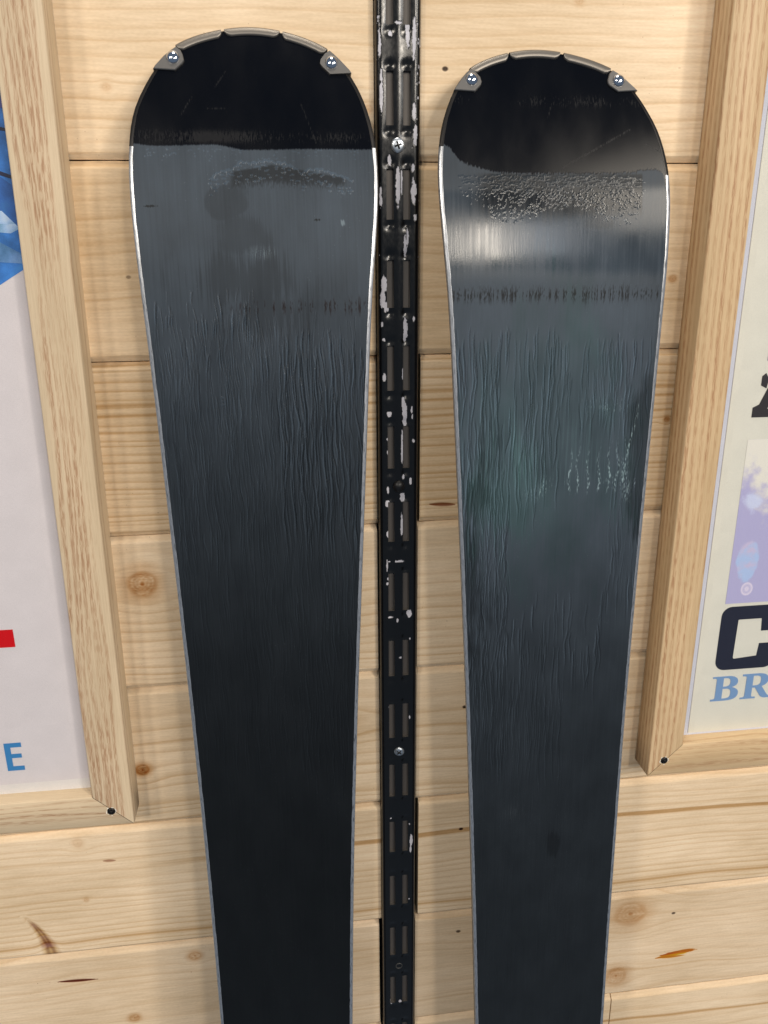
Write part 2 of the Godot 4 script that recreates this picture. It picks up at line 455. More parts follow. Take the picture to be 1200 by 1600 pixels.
# ------------------------------------------------------------------ the twin-slot upright
func rail_texture() -> Array:
	# worn black paint: u across the section's developed width, v down from y = 0.24 to -0.56
	var w := 128
	var h := 2048
	var big := noise_bytes(w, h, 5, 0.05, w, 1024, 4)
	var fine := noise_bytes(w, h, 6, 0.16, w, 1400, 3)
	var dust := noise_bytes(w, h, 8, 0.9, w, h, 1)
	var chips := [
		# x, y, half width, half height (metres)
		[0.0052, 0.1905, 0.0013, 0.0085], [-0.0001, 0.1935, 0.0018, 0.0010], [-0.0046, 0.1885, 0.0012, 0.0016], [0.0088, 0.186, 0.0010, 0.0110], [-0.0097, 0.158, 0.0010, 0.0120], [-0.0105, 0.183, 0.0008, 0.005], [0.0090, 0.150, 0.0010, 0.0040], [0.0097, 0.138, 0.0012, 0.0050],
		[-0.0003, 0.1105, 0.0015, 0.0095], [0.0018, 0.112, 0.0007, 0.0070], [0.0091, 0.108, 0.0017, 0.0085], [-0.0104, 0.105, 0.0009, 0.0070], [-0.0053, 0.124, 0.0012, 0.003], [0.0086, 0.1205, 0.001, 0.0022], [0.0040, 0.0785, 0.0010, 0.0062], [0.0053, 0.0825, 0.0008, 0.0052], [0.0099, 0.094, 0.001, 0.002],
		[-0.0085, 0.0565, 0.0018, 0.0050], [-0.0095, 0.0480, 0.0016, 0.0060], [-0.0075, 0.0430, 0.0016, 0.0032], [0.0040, 0.0300, 0.0015, 0.0075], [-0.0102, 0.033, 0.0008, 0.0014], [-0.0092, 0.024, 0.0011, 0.0014], [0.0026, 0.003, 0.0006, 0.0035], [-0.0090, 0.0010, 0.0010, 0.0022], [0.0093, 0.036, 0.0008, 0.0018],
		[0.0038, -0.0225, 0.0015, 0.0085], [0.0029, -0.0150, 0.0010, 0.0040], [-0.0060, -0.0220, 0.0016, 0.0016], [0.0085, -0.0195, 0.0008, 0.0022], [0.0088, -0.0240, 0.0006, 0.0016], [0.0022, -0.0430, 0.0008, 0.0110], [-0.0066, -0.0380, 0.0010, 0.0009], [0.0095, -0.0395, 0.0010, 0.0012], [-0.0070, -0.0465, 0.0007, 0.0014],
		[0.0078, -0.0660, 0.0010, 0.0026], [0.0030, -0.0630, 0.0008, 0.0016], [0.0025, -0.0765, 0.0018, 0.0028], [-0.0070, -0.0715, 0.0009, 0.0024], [-0.0072, -0.0810, 0.0014, 0.0026], [0.0020, -0.0960, 0.0008, 0.0100], [-0.0072, -0.1020, 0.0009, 0.0022], [0.0002, -0.1212, 0.0032, 0.0009], [-0.0078, -0.1240, 0.0005, 0.0042], [-0.0064, -0.1212, 0.0012, 0.0007],
		[-0.0069, -0.1335, 0.0010, 0.0012], [-0.0076, -0.1370, 0.0008, 0.0010], [0.0073, -0.1600, 0.0018, 0.0028], [-0.0056, -0.1620, 0.0016, 0.0008], [-0.0008, -0.1645, 0.0007, 0.0013], [0.0012, -0.1930, 0.0009, 0.0006], [0.0078, -0.1790, 0.0005, 0.0010], [-0.0062, -0.2320, 0.0013, 0.0015], [-0.0052, -0.2420, 0.0006, 0.0015], [0.0078, -0.2410, 0.0006, 0.0014],
		[0.0080, -0.3330, 0.0005, 0.0009], [-0.0060, -0.3270, 0.0008, 0.0009], [0.0093, -0.3480, 0.0012, 0.0055], [0.0090, -0.3560, 0.0007, 0.0040], [0.0080, -0.4030, 0.0006, 0.0007], [-0.0062, -0.5020, 0.0009, 0.0060], [-0.0058, -0.4945, 0.0005, 0.0010], [0.0010, -0.5060, 0.0011, 0.0016], [0.0096, -0.5470, 0.0014, 0.0060]]
	var alb := PackedByteArray()
	alb.resize(w * h * 3)
	var dat := PackedByteArray()
	dat.resize(w * h * 3)
	var o := 0
	var near := []
	for j in h:
		var y := 0.24 - 0.80 * j / h
		if j % 16 == 0:
			near = chips.filter(func(c): return absf(c[1] - y) < c[3] * 1.9 + 0.008)
		# the upper part is worn most; the lower part hardly at all
		var wear := clampf((y + 0.09) / 0.26, 0.0, 1.0)
		for i in w:
			var x := (i / float(w - 1) - 0.5) * 0.040
			var q := j * w + i
			var n := big[q] / 255.0 * 0.55 + fine[q] / 255.0 * 0.45
			var edge := exp(-pow((absf(x) - 0.0118) / 0.0022, 2.0))
			var s := n + 0.17 * edge * wear + 0.10 * wear - 0.94
			for c in near:
				var dx: float = (x - c[0]) / c[2]
				var dy: float = (y - c[1]) / c[3]
				var d := dx * dx + dy * dy
				if d < 3.0:
					s = maxf(s, 0.30 * (1.0 - d) + (n - 0.5) * 0.75)
			var bare := smoothstep(0.0, 0.025, s)
			var t := dust[q] / 255.0
			var g := 0.80 + 0.08 * t - 0.1 * (big[q] / 255.0)
			alb[o] = int(255.0 * lerpf(0.045 + 0.012 * t, g, bare))
			alb[o + 1] = int(255.0 * lerpf(0.048 + 0.012 * t, g * 0.995, bare))
			alb[o + 2] = int(255.0 * lerpf(0.055 + 0.012 * t, g * 1.04, bare))
			dat[o] = int(255.0 * (1.0 - bare) * 0.8 + 12.0 * n)
			dat[o + 1] = int(255.0 * lerpf(0.16 + 0.10 * (fine[q] / 255.0), 0.6, bare))
			dat[o + 2] = 0
			o += 3
	return [tex(w, h, alb), tex(w, h, dat)]

func build_upright() -> void:
	var root := thing("shelf_upright", "black twin-slot metal shelving upright with chipped paint, screwed between the two skis", "shelf upright", Vector3(0, -0.757, 0))
	var maps := rail_texture()
	var m := paint(Color.WHITE, 1.0, 0.0, 0.5)
	m.albedo_texture = maps[0]
	m.roughness_texture = maps[1]
	m.roughness_texture_channel = BaseMaterial3D.TEXTURE_CHANNEL_GREEN
	m.heightmap_enabled = true
	m.heightmap_texture = maps[1]
	m.heightmap_scale = 0.018
	# columns: x, z of the section; slots are the columns from -0.0068 to -0.0031 and 0.0029 to 0.0066
	var sec := [
		Vector2(-0.0127, -0.014), Vector2(-0.0127, 0.0025), Vector2(-0.0124, 0.0044), Vector2(-0.0116, 0.0055), Vector2(-0.0104, 0.0060), Vector2(-0.0092, 0.0060), Vector2(-0.0080, 0.0060), Vector2(-0.0070, 0.0060), Vector2(-0.0049, 0.0060), Vector2(-0.0028, 0.0060),
		Vector2(-0.0020, 0.0060), Vector2(-0.0010, 0.0060), Vector2(0.0, 0.0060), Vector2(0.0009, 0.0060), Vector2(0.0018, 0.0060), Vector2(0.0027, 0.0060), Vector2(0.0048, 0.0060), Vector2(0.0069, 0.0060), Vector2(0.0078, 0.0060), Vector2(0.0091, 0.0060),
		Vector2(0.0104, 0.0060), Vector2(0.0116, 0.0055), Vector2(0.0124, 0.0044), Vector2(0.0127, 0.0025), Vector2(0.0127, -0.014)]
	var dev := PackedFloat32Array([0.0])
	for i in range(1, sec.size()):
		dev.append(dev[i - 1] + sec[i].distance_to(sec[i - 1]))
	# measured from the middle, so that across the face u follows x
	var mid_dev: float = dev[12]
	var half_slot := 0.01375
	var rows := []
	var in_slot := []
	for k in range(-2, 19):
		var yc := SLOT_TOP - PITCH * k
		for t in [0.0, 0.0005, 0.006, 0.0138, 0.0215, 0.027, 0.0275]:
			rows.append(yc + half_slot - t)
			in_slot.append(t < 0.0275)
		for s in range(1, 18):
			rows.append(yc - half_slot - 0.0225 * s / 18.0)
			in_slot.append(false)
	var pts := []
	var uvs := []
	var skip := {}
	var hole_cols := [7, 8, 15, 16]
	for r in rows.size():
		var y: float = rows[r]
		var line := []
		var ul := []
		var ph := fposmod(SLOT_TOP - y + half_slot, PITCH)  # 0 .. 0.0275 in the slot, then the land
		for c in sec.size():
			var x: float = sec[c].x
			var z: float = sec[c].y
			if absf(x) < 0.0108:
				# the metal dishes in at the slots' ends and stands a little proud between them
				var land := ph - 0.0275
				for sx in [-0.0050, 0.0048]:
					var dx: float = (x - sx) / 0.0023
					for e in [0.0028, 0.0197]:
						var dy: float = (land - e) / 0.0022
						z -= 0.0010 * exp(-dx * dx - dy * dy)
					if land < 0.0:
						z -= 0.0003 * exp(-dx * dx)
				z += 0.00015 * exp(-pow(x / 0.0022, 2.0))
			line.append(Vector3(x, y, z))
			ul.append(Vector2(0.5 + (dev[c] - mid_dev) / 0.040, (0.24 - y) / 0.80))
		pts.append(line)
		uvs.append(ul)
		if in_slot[r] and r < rows.size() - 1:
			for c in hole_cols:
				skip[Vector2i(r, c)] = true
	part("channel", sheet(pts, uvs, skip), m, root, root)
	# the cut edges of every slot: bent metal, one shared shape
	var raw := paint(Color(0.40, 0.385, 0.37), 0.35, 0.4)
	var st := st_new()
	var hx := 0.0021
	var zf := 0.0057
	var zb := 0.0032
	quad(st, Vector3(-hx, -half_slot, zb), Vector3(-hx, -half_slot, zf), Vector3(-hx, half_slot, zf), Vector3(-hx, half_slot, zb))
	quad(st, Vector3(hx, -half_slot, zf), Vector3(hx, -half_slot, zb), Vector3(hx, half_slot, zb), Vector3(hx, half_slot, zf))
	quad(st, Vector3(-hx, -half_slot, zb), Vector3(hx, -half_slot, zb), Vector3(hx, -half_slot, zf), Vector3(-hx, -half_slot, zf))
	quad(st, Vector3(-hx, half_slot, zf), Vector3(hx, half_slot, zf), Vector3(hx, half_slot, zb), Vector3(-hx, half_slot, zb))
	var slot_shape := done(st)
	for k in range(-2, 19):
		for sx in [-0.0049, 0.0048]:
			var so := part("slot_edge", slot_shape, raw, root, root)
			so.position = Vector3(sx, SLOT_TOP - PITCH * k, 0) - root.position
	part("inner_web", slab(box_poly(-0.0112, -0.757, 0.0112, 0.28), 0.0005, 0.0034), paint(Color(0.335, 0.315, 0.30), 0.5, 0.2), root, root, "bare grey metal seen through the slots")
	# fixings
	var zinc := paint(Color(0.80, 0.83, 0.86), 0.32, 0.9)
	var black := paint(Color(0.10, 0.10, 0.105), 0.38, 0.2)
	var dark := paint(Color(0.05, 0.05, 0.055), 0.6)
	phillips(root, Vector3(-0.0004, 0.1322, 0.0060), 0.0041, 20.0, 0.0, zinc, dark, "bright zinc cross-head screw, highest on the upright")
	phillips(root, Vector3(0.0002, -0.2690, 0.0060), 0.0037, 50.0, 9.0, zinc, dark, "dull zinc cross-head screw on the lower half")
	var bolt := part("bolt", lathe([Vector2(0.0038, 0.0), Vector2(0.0038, 0.0012), Vector2(0.0034, 0.0018), Vector2(0.0, 0.0021)]), black, root, root, "black painted bolt head")
	bolt.position = Vector3(0.0, -0.0695, 0.0060) - root.position
	var hole := part("screw_hole", lathe([Vector2(0.0029, 0.0), Vector2(0.0026, 0.0005), Vector2(0.0020, 0.0002), Vector2(0.0016, -0.0010), Vector2(0.0, -0.0014)]), paint(Color(0.30, 0.30, 0.30), 0.45, 0.5), root, root)
	hole.position = Vector3(0.0, -0.4690, 0.0061) - root.position

func phillips(root: Node3D, at: Vector3, r: float, turn: float, tilt: float, mat: Material, dark: Material, label := "") -> MeshInstance3D:
	var s := part("screw", lathe([Vector2(r, -0.0004), Vector2(r, 0.0004), Vector2(r * 0.93, 0.0009), Vector2(r * 0.6, 0.0013), Vector2(r * 0.2, 0.0014), Vector2(0.0, 0.0014)]), mat, root, root, label)
	s.position = at - root.position
	s.rotation_degrees = Vector3(tilt, -tilt, 0)
	var st := st_new()
	for q in 2:
		var b := BoxMesh.new()
		b.size = Vector3(r * 1.05, r * 0.24, 0.0008)
		st.append_from(b, 0, Transform3D(Basis(Vector3(0, 0, 1), deg_to_rad(turn + 90.0 * q)), Vector3(0, 0, 0.00115 + 0.00002 * q)))
	part("cross_recess", done(st), dark, s, root)
	return s

# ------------------------------------------------------------------ picture frames
# oak along v (metres down the bar), across u: stripes of open pores
func oak(seed_: int, stripes: Array, wobble: float, tone: Color, pore: Color, slant: float) -> StandardMaterial3D:
	var w := 200
	var h := 2000
	var warp := noise_bytes(w, h, seed_, 0.03, 40, 60, 3)
	var dash := noise_bytes(w, h, seed_ + 1, 0.42, w, 170, 2)
	var fine := noise_bytes(w, h, seed_ + 2, 0.35, w, 60, 2)
	var blot := noise_bytes(w, h, seed_ + 3, 0.05, 40, 60, 2)
	var bytes := PackedByteArray()
	bytes.resize(w * h * 3)
	var o := 0
	for j in h:
		var along := 0.76 * j / h
		for i in w:
			var q := j * w + i
			var x := 0.06 * i / w + (warp[q] / 255.0 - 0.5) * wobble + slant * along
			var d := dash[j * w + (i + j / 16) % w] / 255.0
			var live := clampf(0.55 + 2.0 * (blot[(j * w + (i / 25) * 25)] / 255.0 - 0.25), 0.25, 1.2)
			var band := 0.0
			for s in stripes:
				var e: float = fposmod(x - s[0], 0.06) if slant != 0.0 else x - s[0]
				e = minf(absf(e), absf(0.06 - e)) if slant != 0.0 else absf(e)
				if e < s[1] * 2.0:
					band = maxf(band, s[2] * live * smoothstep(s[1] * 1.5, s[1] * 0.3, e))
			var p := smoothstep(0.46 - 0.10 * band, 0.60, d) * band + band * 0.30
			p = clampf(0.68 * p + 0.12 * smoothstep(0.62, 0.8, d), 0.0, 1.0)
			var f := (fine[q] / 255.0 - 0.5) * 0.07 + (blot[q] / 255.0 - 0.5) * 0.07
			bytes[o] = clampi(int(255.0 * (lerpf(tone.r, pore.r, p) + f)), 0, 255)
			bytes[o + 1] = clampi(int(255.0 * (lerpf(tone.g, pore.g, p) + f)), 0, 255)
			bytes[o + 2] = clampi(int(255.0 * (lerpf(tone.b, pore.b, p) + f)), 0, 255)
			o += 3
	var m := paint(Color.WHITE, 0.5, 0.0, 0.4)
	m.albedo_texture = tex(w, h, bytes)
	m.heightmap_enabled = true
	m.heightmap_texture = m.albedo_texture
	m.heightmap_scale = 0.04
	return m

# one mitred bar between two outer and two inner corners, its outside on the right of the way from a to b
func bar(oa: Vector2, ob: Vector2, ia: Vector2, ib: Vector2, z0: float, z1: float, v0: float, mirror_u: bool) -> ArrayMesh:
	var wdt := absf((ia - oa).dot((ob - oa).normalized().orthogonal()))
	var e := 0.0009
	var prof := [Vector2(0, z0), Vector2(0, z1 - e), Vector2(e * 0.4 / wdt, z1 - e * 0.35), Vector2(e / wdt, z1), Vector2(1.0 - e / wdt, z1), Vector2(1.0 - e * 0.4 / wdt, z1 - e * 0.35), Vector2(1.0, z1 - e), Vector2(1.0, z0)]
	var us := [0.0]
	for k in range(1, prof.size()):
		us.append(us[k - 1] + Vector2((prof[k].x - prof[k - 1].x) * wdt, prof[k].y - prof[k - 1].y).length())
	var st := st_new()
	var n := 24
	var dir := (ob - oa).normalized()
	for i in n:
		for k in prof.size() - 1:
			var c := []
			var u := []
			for s in [[i, k], [i + 1, k], [i + 1, k + 1], [i, k + 1]]:
				var f: float = s[0] / float(n)
				var p: Vector2 = prof[s[1]]
				var a2 := oa.lerp(ia, p.x)
				var b2 := ob.lerp(ib, p.x)
				var q := a2.lerp(b2, f)
				c.append(Vector3(q.x, q.y, p.y))
				var uu: float = us[s[1]] / 0.06
				u.append(Vector2(1.0 - uu if mirror_u else uu, (v0 + (q - oa).dot(dir)) / 0.76))
			quad(st, c[0], c[1], c[2], c[3], u[0], u[1], u[2], u[3])
	# mitred ends
	for s in 2:
		var o2 := oa if s == 0 else ob
		var i2 := ia if s == 0 else ib
		var c0 := Vector3(o2.x, o2.y, z0)
		var c1 := Vector3(o2.x, o2.y, z1 - e)
		var c2 := Vector3(i2.x, i2.y, z1 - e)
		var c3 := Vector3(i2.x, i2.y, z0)
		if s == 0:
			quad(st, c0, c1, c2, c3)
		else:
			quad(st, c3, c2, c1, c0)
	return done(st)

func frame_bars(root: Node3D, rot: float, pivot: Vector2, x0: float, y0: float, x1: float, y1: float, b: float, bb: float, z1: float, mats: Array) -> void:
	var t := func(x: float, y: float) -> Vector2: return pivot + (Vector2(x, y) - pivot).rotated(rot)
	var o := [t.call(x0, y0), t.call(x1, y0), t.call(x1, y1), t.call(x0, y1)]
	var i := [t.call(x0 + b, y0 + bb), t.call(x1 - b, y0 + bb), t.call(x1 - b, y1 - bb), t.call(x0 + b, y1 - bb)]
	# the mitres stay a hair open
	var g := 0.00022
	for k in 4:
		var n := (k + 1) % 4
		var d: Vector2 = (o[n] - o[k]).normalized() * g
		part("frame_bar", bar(o[k] + d, o[n] - d, i[k] + d, i[n] - d, 0.0002, z1, 0.002, k == 3), mats[k], root, root)

func pane() -> StandardMaterial3D:
	var m := paint(Color(1, 1, 1, 0.004), 0.03, 0.0, 0.3)
	m.transparency = BaseMaterial3D.TRANSPARENCY_ALPHA
	return m

func paper(seed_: int, c: Color, relief: float) -> StandardMaterial3D:
	var m := paint(c, 0.62, 0.0, 0.35)
	var w := 512
	var h := 512
	var a := noise_bytes(w, h, seed_, 0.35, 512, 128, 2)
	var b := noise_bytes(w, h, seed_ + 1, 0.35, 128, 512, 2)
	var bl := noise_bytes(w, h, seed_ + 2, 0.008, w, h, 3)
	var bytes := PackedByteArray()
	bytes.resize(w * h * 3)
	for q in w * h:
		var v := (a[q] + b[q]) / 510.0
		var t := clampi(int(255.0 * (0.93 + 0.05 * (v - 0.5) + 0.025 * (bl[q] / 255.0 - 0.5))), 0, 255)
		bytes[q * 3] = t
		bytes[q * 3 + 1] = t
		bytes[q * 3 + 2] = t
	m.albedo_texture = tex(w, h, bytes)
	m.uv1_scale = Vector3(9, 9, 1)
	m.heightmap_enabled = true
	m.heightmap_texture = m.albedo_texture
	m.heightmap_scale = relief
	return m

func build_left_frame() -> void:
	var root := thing("picture_frame", "oak frame left of the skis around a pale poster with red bar and blue letter", "picture frame", Vector3(-0.40, -0.298, 0))
	var tone := Color(0.845, 0.762, 0.640)
	var pore := Color(0.690, 0.550, 0.430)
	var m_side := oak(301, [[0.0245, 0.0012, 0.8], [0.0285, 0.0017, 1.0], [0.0335, 0.0022, 1.0], [0.0385, 0.0013, 1.0], [0.0420, 0.0016, 1.0], [0.0465, 0.0012, 0.9], [0.010, 0.0015, 0.6], [0.016, 0.0012, 0.6], [0.054, 0.002, 0.6]], 0.012, tone, pore, 0.003)
	var m_low := oak(311, [[0.026, 0.0010, 0.6], [0.033, 0.0012, 0.8], [0.037, 0.0012, 0.9], [0.043, 0.0010, 0.7], [0.050, 0.001, 0.5]], 0.016, tone, pore, 0.02)
	frame_bars(root, -0.0092, Vector2(-0.186, -0.298), -0.62, -0.298, -0.186, 0.42, 0.0258, 0.0240, 0.022, [m_low, m_side, m_low, m_side])
	var white := paper(41, Color(0.91, 0.885, 0.90), 0.02)
	part("backing_sheet", slab(box_poly(-0.60, -0.2790, -0.2040, 0.40), 0.0008, 0.0110), paper(44, Color(0.93, 0.92, 0.92), 0.01), root, root)
	var poster := part("poster", slab(box_poly(-0.60, -0.2655, -0.2075, 0.40), 0.0111, 0.0116), white, root, root)
	part("print_bar", slab(PackedVector2Array([Vector2(-0.32, -0.1511), Vector2(-0.2479, -0.1511), Vector2(-0.2479, -0.1634), Vector2(-0.32, -0.1634)]), 0.0117, 0.0118), paint(Color(0.80, 0.02, 0.07), 0.55, 0.0, 0.25), poster, root, "red printed bar")
	var ink := paint(Color(0.20, 0.50, 0.74), 0.55)
	var e := PackedVector2Array([Vector2(-0.2656, -0.2336), Vector2(-0.2546, -0.2336), Vector2(-0.2546, -0.2370), Vector2(-0.2617, -0.2370), Vector2(-0.2617, -0.2420), Vector2(-0.2553, -0.2420), Vector2(-0.2553, -0.2452), Vector2(-0.2617, -0.2452), Vector2(-0.2617, -0.2515), Vector2(-0.2546, -0.2515), Vector2(-0.2546, -0.2549), Vector2(-0.2656, -0.2549)])
	part("print_letter", slab(e, 0.0117, 0.0118), ink, poster, root, "blue printed letter E")
	# the blue mountain picture, of flat facets
	var facets := [
		[Color(0.22, 0.52, 0.82), [Vector2(-0.34, 0.40), Vector2(-0.2075, 0.40), Vector2(-0.2075, 0.0690), Vector2(-0.2260, 0.0580), Vector2(-0.34, 0.02)]],
		[Color(0.15, 0.40, 0.68), [Vector2(-0.34, 0.112), Vector2(-0.2230, 0.1200), Vector2(-0.2075, 0.108), Vector2(-0.2075, 0.088), Vector2(-0.34, 0.094)]],
		[Color(0.70, 0.79, 0.90), [Vector2(-0.26, 0.1010), Vector2(-0.2180, 0.0975), Vector2(-0.2098, 0.0885), Vector2(-0.2150, 0.0860), Vector2(-0.26, 0.0900)]],
		[Color(0.45, 0.60, 0.78), [Vector2(-0.26, 0.0800), Vector2(-0.2240, 0.0830), Vector2(-0.2085, 0.0740), Vector2(-0.2085, 0.0700), Vector2(-0.26, 0.0735)]],
		[Color(0.36, 0.34, 0.58), [Vector2(-0.28, 0.172), Vector2(-0.2080, 0.1600), Vector2(-0.2080, 0.1480), Vector2(-0.28, 0.150)]],
		[Color(0.07, 0.10, 0.25), [Vector2(-0.26, 0.1480), Vector2(-0.2100, 0.1385), Vector2(-0.2100, 0.1370), Vector2(-0.26, 0.1430)]],
		[Color(0.07, 0.10, 0.25), [Vector2(-0.26, 0.1330), Vector2(-0.2090, 0.1150), Vector2(-0.2090, 0.1132), Vector2(-0.26, 0.1290)]]]
	var wash := watercolour()
	for k in facets.size():
		part("print_facet", slab(PackedVector2Array(facets[k][1]), 0.0117, 0.01172 + 0.00006 * k), tinted(facets[k][0], wash), poster, root)
	part("glass_pane", slab(box_poly(-0.60, -0.2790, -0.2040, 0.40), 0.0130, 0.0140), pane(), root, root)
	corner_screw(root, Vector3(-0.2001, -0.2862, 0.0216))

func watercolour() -> ImageTexture:
	var a := noise_bytes(256, 256, 811, 0.02, 256, 256, 5)
	var c := noise_bytes(256, 256, 812, 0.5, 256, 256, 2)
	var b := PackedByteArray()
	b.resize(256 * 256 * 3)
	for q in 256 * 256:
		var v := 0.62 + 0.45 * (a[q] / 255.0) + 0.10 * (c[q] / 255.0 - 0.5)
		b[q * 3] = clampi(int(255.0 * (v - 0.10 + 0.25 * (a[q] / 255.0 - 0.5))), 0, 255)
		b[q * 3 + 1] = clampi(int(255.0 * v), 0, 255)
		b[q * 3 + 2] = clampi(int(255.0 * minf(v + 0.06, 1.0)), 0, 255)
	return tex(256, 256, b)

func tinted(c: Color, t: Texture2D) -> StandardMaterial3D:
	var m := paint(c, 0.55)
	m.albedo_texture = t
	m.uv1_scale = Vector3(11, 11, 1)
	return m

func corner_screw(root: Node3D, at: Vector3) -> void:
	phillips(root, at, 0.0028, 30.0, 0.0, paint(Color(0.09, 0.075, 0.07), 0.4, 0.4), paint(Color(0.02, 0.02, 0.02), 0.6), "black corner screw")
	var st := st_new()
	# splinters of pale wood round the countersink
	for k in 9:
		var a := TAU * k / 9.0 + 0.3 * sin(k * 5.0)
		var r := 0.0031 + 0.0004 * sin(k * 3.0)
		var p := at + Vector3(cos(a) * r, sin(a) * r, 0.0005)
		var t := Vector3(-sin(a), cos(a), 0) * (0.0006 + 0.0002 * sin(k * 7.0))
		var n := Vector3(cos(a), sin(a), 0) * 0.0004
		quad(st, p - t - n, p + t - n + Vector3(0, 0, 0.0001), p + t + n + Vector3(0, 0, 0.0002), p - t + n)
	part("torn_rim", done(st), paint(Color(0.93, 0.90, 0.84), 0.8), root, root)

func build_right_frame() -> void:
	var root := thing("picture_frame", "oak frame right of the skis, round a cream poster with a large dark letter C", "picture frame", Vector3(0.40, -0.297, 0))
	var tone := Color(0.840, 0.730, 0.575)
	var pore := Color(0.695, 0.535, 0.395)
	var st := []
	for k in 13:
		st.append([0.002 + 0.0046 * k, 0.0013, 0.75 + 0.25 * sin(k * 2.3)])
	var m_side := oak(331, st, 0.0035, tone, pore, 0.012)
	var m_low := oak(341, [[0.024, 0.0012, 0.6], [0.029, 0.0014, 0.9], [0.035, 0.0012, 0.8], [0.041, 0.0014, 0.8], [0.047, 0.0012, 0.6]], 0.016, tone, pore, 0.015)
	frame_bars(root, 0.0, Vector2.ZERO, 0.1838, -0.2972, 0.62, 0.42, 0.0252, 0.0252, 0.022, [m_low, m_side, m_low, m_side])
	part("backing_sheet", slab(box_poly(0.2030, -0.2790, 0.60, 0.40), 0.0008, 0.0110), paper(54, Color(0.88, 0.90, 0.965), 0.005), root, root)
	var cream := paper(51, Color(0.925, 0.92, 0.875), 0.005)
	var poster := part("poster", slab(box_poly(0.2178, -0.2700, 0.60, 0.40), 0.0111, 0.0116), cream, root, root)
	# the printed photograph: lilac, paler at its head, with two round blooms
	var w := 160
	var h := 480
	var n1 := noise_bytes(w, h, 61, 0.02, w, h, 4)
	var n2 := noise_bytes(w, h, 62, 0.2, w, h, 2)
	var bytes := PackedByteArray()
	bytes.resize(w * h * 3)
	for j in h:
		for i in w:
			var q := j * w + i
			var x := 0.2335 + 0.04 * i / w
			var y := -0.046 - 0.1195 * j / h
			var f := n1[q] / 255.0 - 0.5
			var g := n2[q] / 255.0 - 0.5
			var c := Color(0.70, 0.69, 0.85)
			c = c.lerp(Color(0.905, 0.895, 0.86), smoothstep(-0.088, -0.052, y + f * 0.03 + (x - 0.2335) * 0.9))
			var d := Vector2((x - 0.2455) / 0.0085, (y + 0.1330) / 0.0160).length() * (1.0 + 0.2 * f)
			var bl := smoothstep(1.05, 0.85, d)
			c = c.lerp(Color(0.68, 0.79, 0.95).lerp(Color(0.80, 0.76, 0.88), smoothstep(0.1, 0.6, f * 0.7 + 0.25 + (y + 0.133) * 14.0)), bl * 0.8)
			var d2 := Vector2((x - 0.2480) / 0.0046, (y + 0.1545) / 0.0052).length()
			c = c.lerp(Color(0.86, 0.83, 0.92), smoothstep(1.05, 0.9, d2) * (0.7 + 0.3 * sin(d2 * 9.0)))
			var d3 := Vector2((x - 0.2440) / 0.0075, (y + 0.0900) / 0.0070).length() * (1.0 + 0.8 * f)
			c = c.lerp(Color(0.82, 0.86, 0.97), smoothstep(1.1, 0.5, d3) * 0.8)
			bytes[q * 3] = clampi(int(255.0 * (c.r + g * 0.03)), 0, 255)
			bytes[q * 3 + 1] = clampi(int(255.0 * (c.g + g * 0.03)), 0, 255)
			bytes[q * 3 + 2] = clampi(int(255.0 * (c.b + g * 0.02)), 0, 255)
	var pm := paint(Color.WHITE, 0.55, 0.0, 0.35)
	pm.albedo_texture = tex(w, h, bytes)
	var q := st_new()
	quad(q, Vector3(0.2335, -0.1655, 0.0118), Vector3(0.2735, -0.1655, 0.0118), Vector3(0.2735, -0.046, 0.0118), Vector3(0.2335, -0.046, 0.0118), Vector2(0, 1), Vector2(1, 1), Vector2(1, 0), Vector2(0, 0))
	part("print_picture", done(q), pm, poster, root, "lilac printed picture with two round shapes")
	# the big block letter C
	var navy := paint(Color(0.13, 0.145, 0.215), 0.5, 0.0, 0.3)
	var c := PackedVector2Array()
	var corner := func(cx: float, cy: float, r: float, a0: float, a1: float) -> void:
		for k in 7:
			var a := deg_to_rad(lerpf(a0, a1, k / 6.0))
			c.append(Vector2(cx + cos(a) * r, cy + sin(a) * r))
	corner.call(0.270, -0.1755, 0.0075, 0, 90)
	corner.call(0.2395, -0.1755, 0.0075, 90, 180)
	corner.call(0.2395, -0.2112, 0.0075, 180, 270)
	corner.call(0.270, -0.2112, 0.0075, 270, 360)
	c.append(Vector2(0.2775, -0.1985)); c.append(Vector2(0.2640, -0.1985))
	c.append(Vector2(0.2632, -0.2085))
	corner.call(0.2462, -0.2087, 0.0012, 270, 180)
	corner.call(0.2462, -0.1797, 0.0012, 180, 90)
	c.append(Vector2(0.2632, -0.1785)); c.append(Vector2(0.2640, -0.1885)); c.append(Vector2(0.2775, -0.1885))
	part("print_letter", slab(c, 0.0117, 0.01185), navy, poster, root, "large dark printed letter C")
	var tm := TextMesh.new()
	var f := SystemFont.new()
	f.font_names = PackedStringArray(["Droid Serif"])
	f.font_weight = 700
	tm.text = "BR"
	tm.font = f
	tm.font_size = 64
	tm.depth = 0.0002
	tm.pixel_size = 0.0208 / (64 * 0.714)
	tm.horizontal_alignment = HORIZONTAL_ALIGNMENT_LEFT
	tm.vertical_alignment = VERTICAL_ALIGNMENT_BOTTOM
	var tr := MeshInstance3D.new()
	tr.name = "print_letters"
	tr.mesh = tm
	tr.material_override = paint(Color(0.46, 0.60, 0.78), 0.5)
	poster.add_child(tr, true)
	var bb := tm.get_aabb()
	var sc := 0.0208 / bb.size.y
	tr.scale = Vector3(sc * 1.2, sc, 1.0)
	tr.position = Vector3(0.2319 - bb.position.x * sc * 1.2, -0.2444 - bb.position.y * sc, 0.0118)
	tr.set_meta("label", "light blue printed letters BR")
	# the foot of a letter cut out of a crowd picture, and the picture above it
	var dk := paint(Color(0.13, 0.11, 0.13), 0.5)
	var dots := paint(Color(0.82, 0.78, 0.80), 0.5)
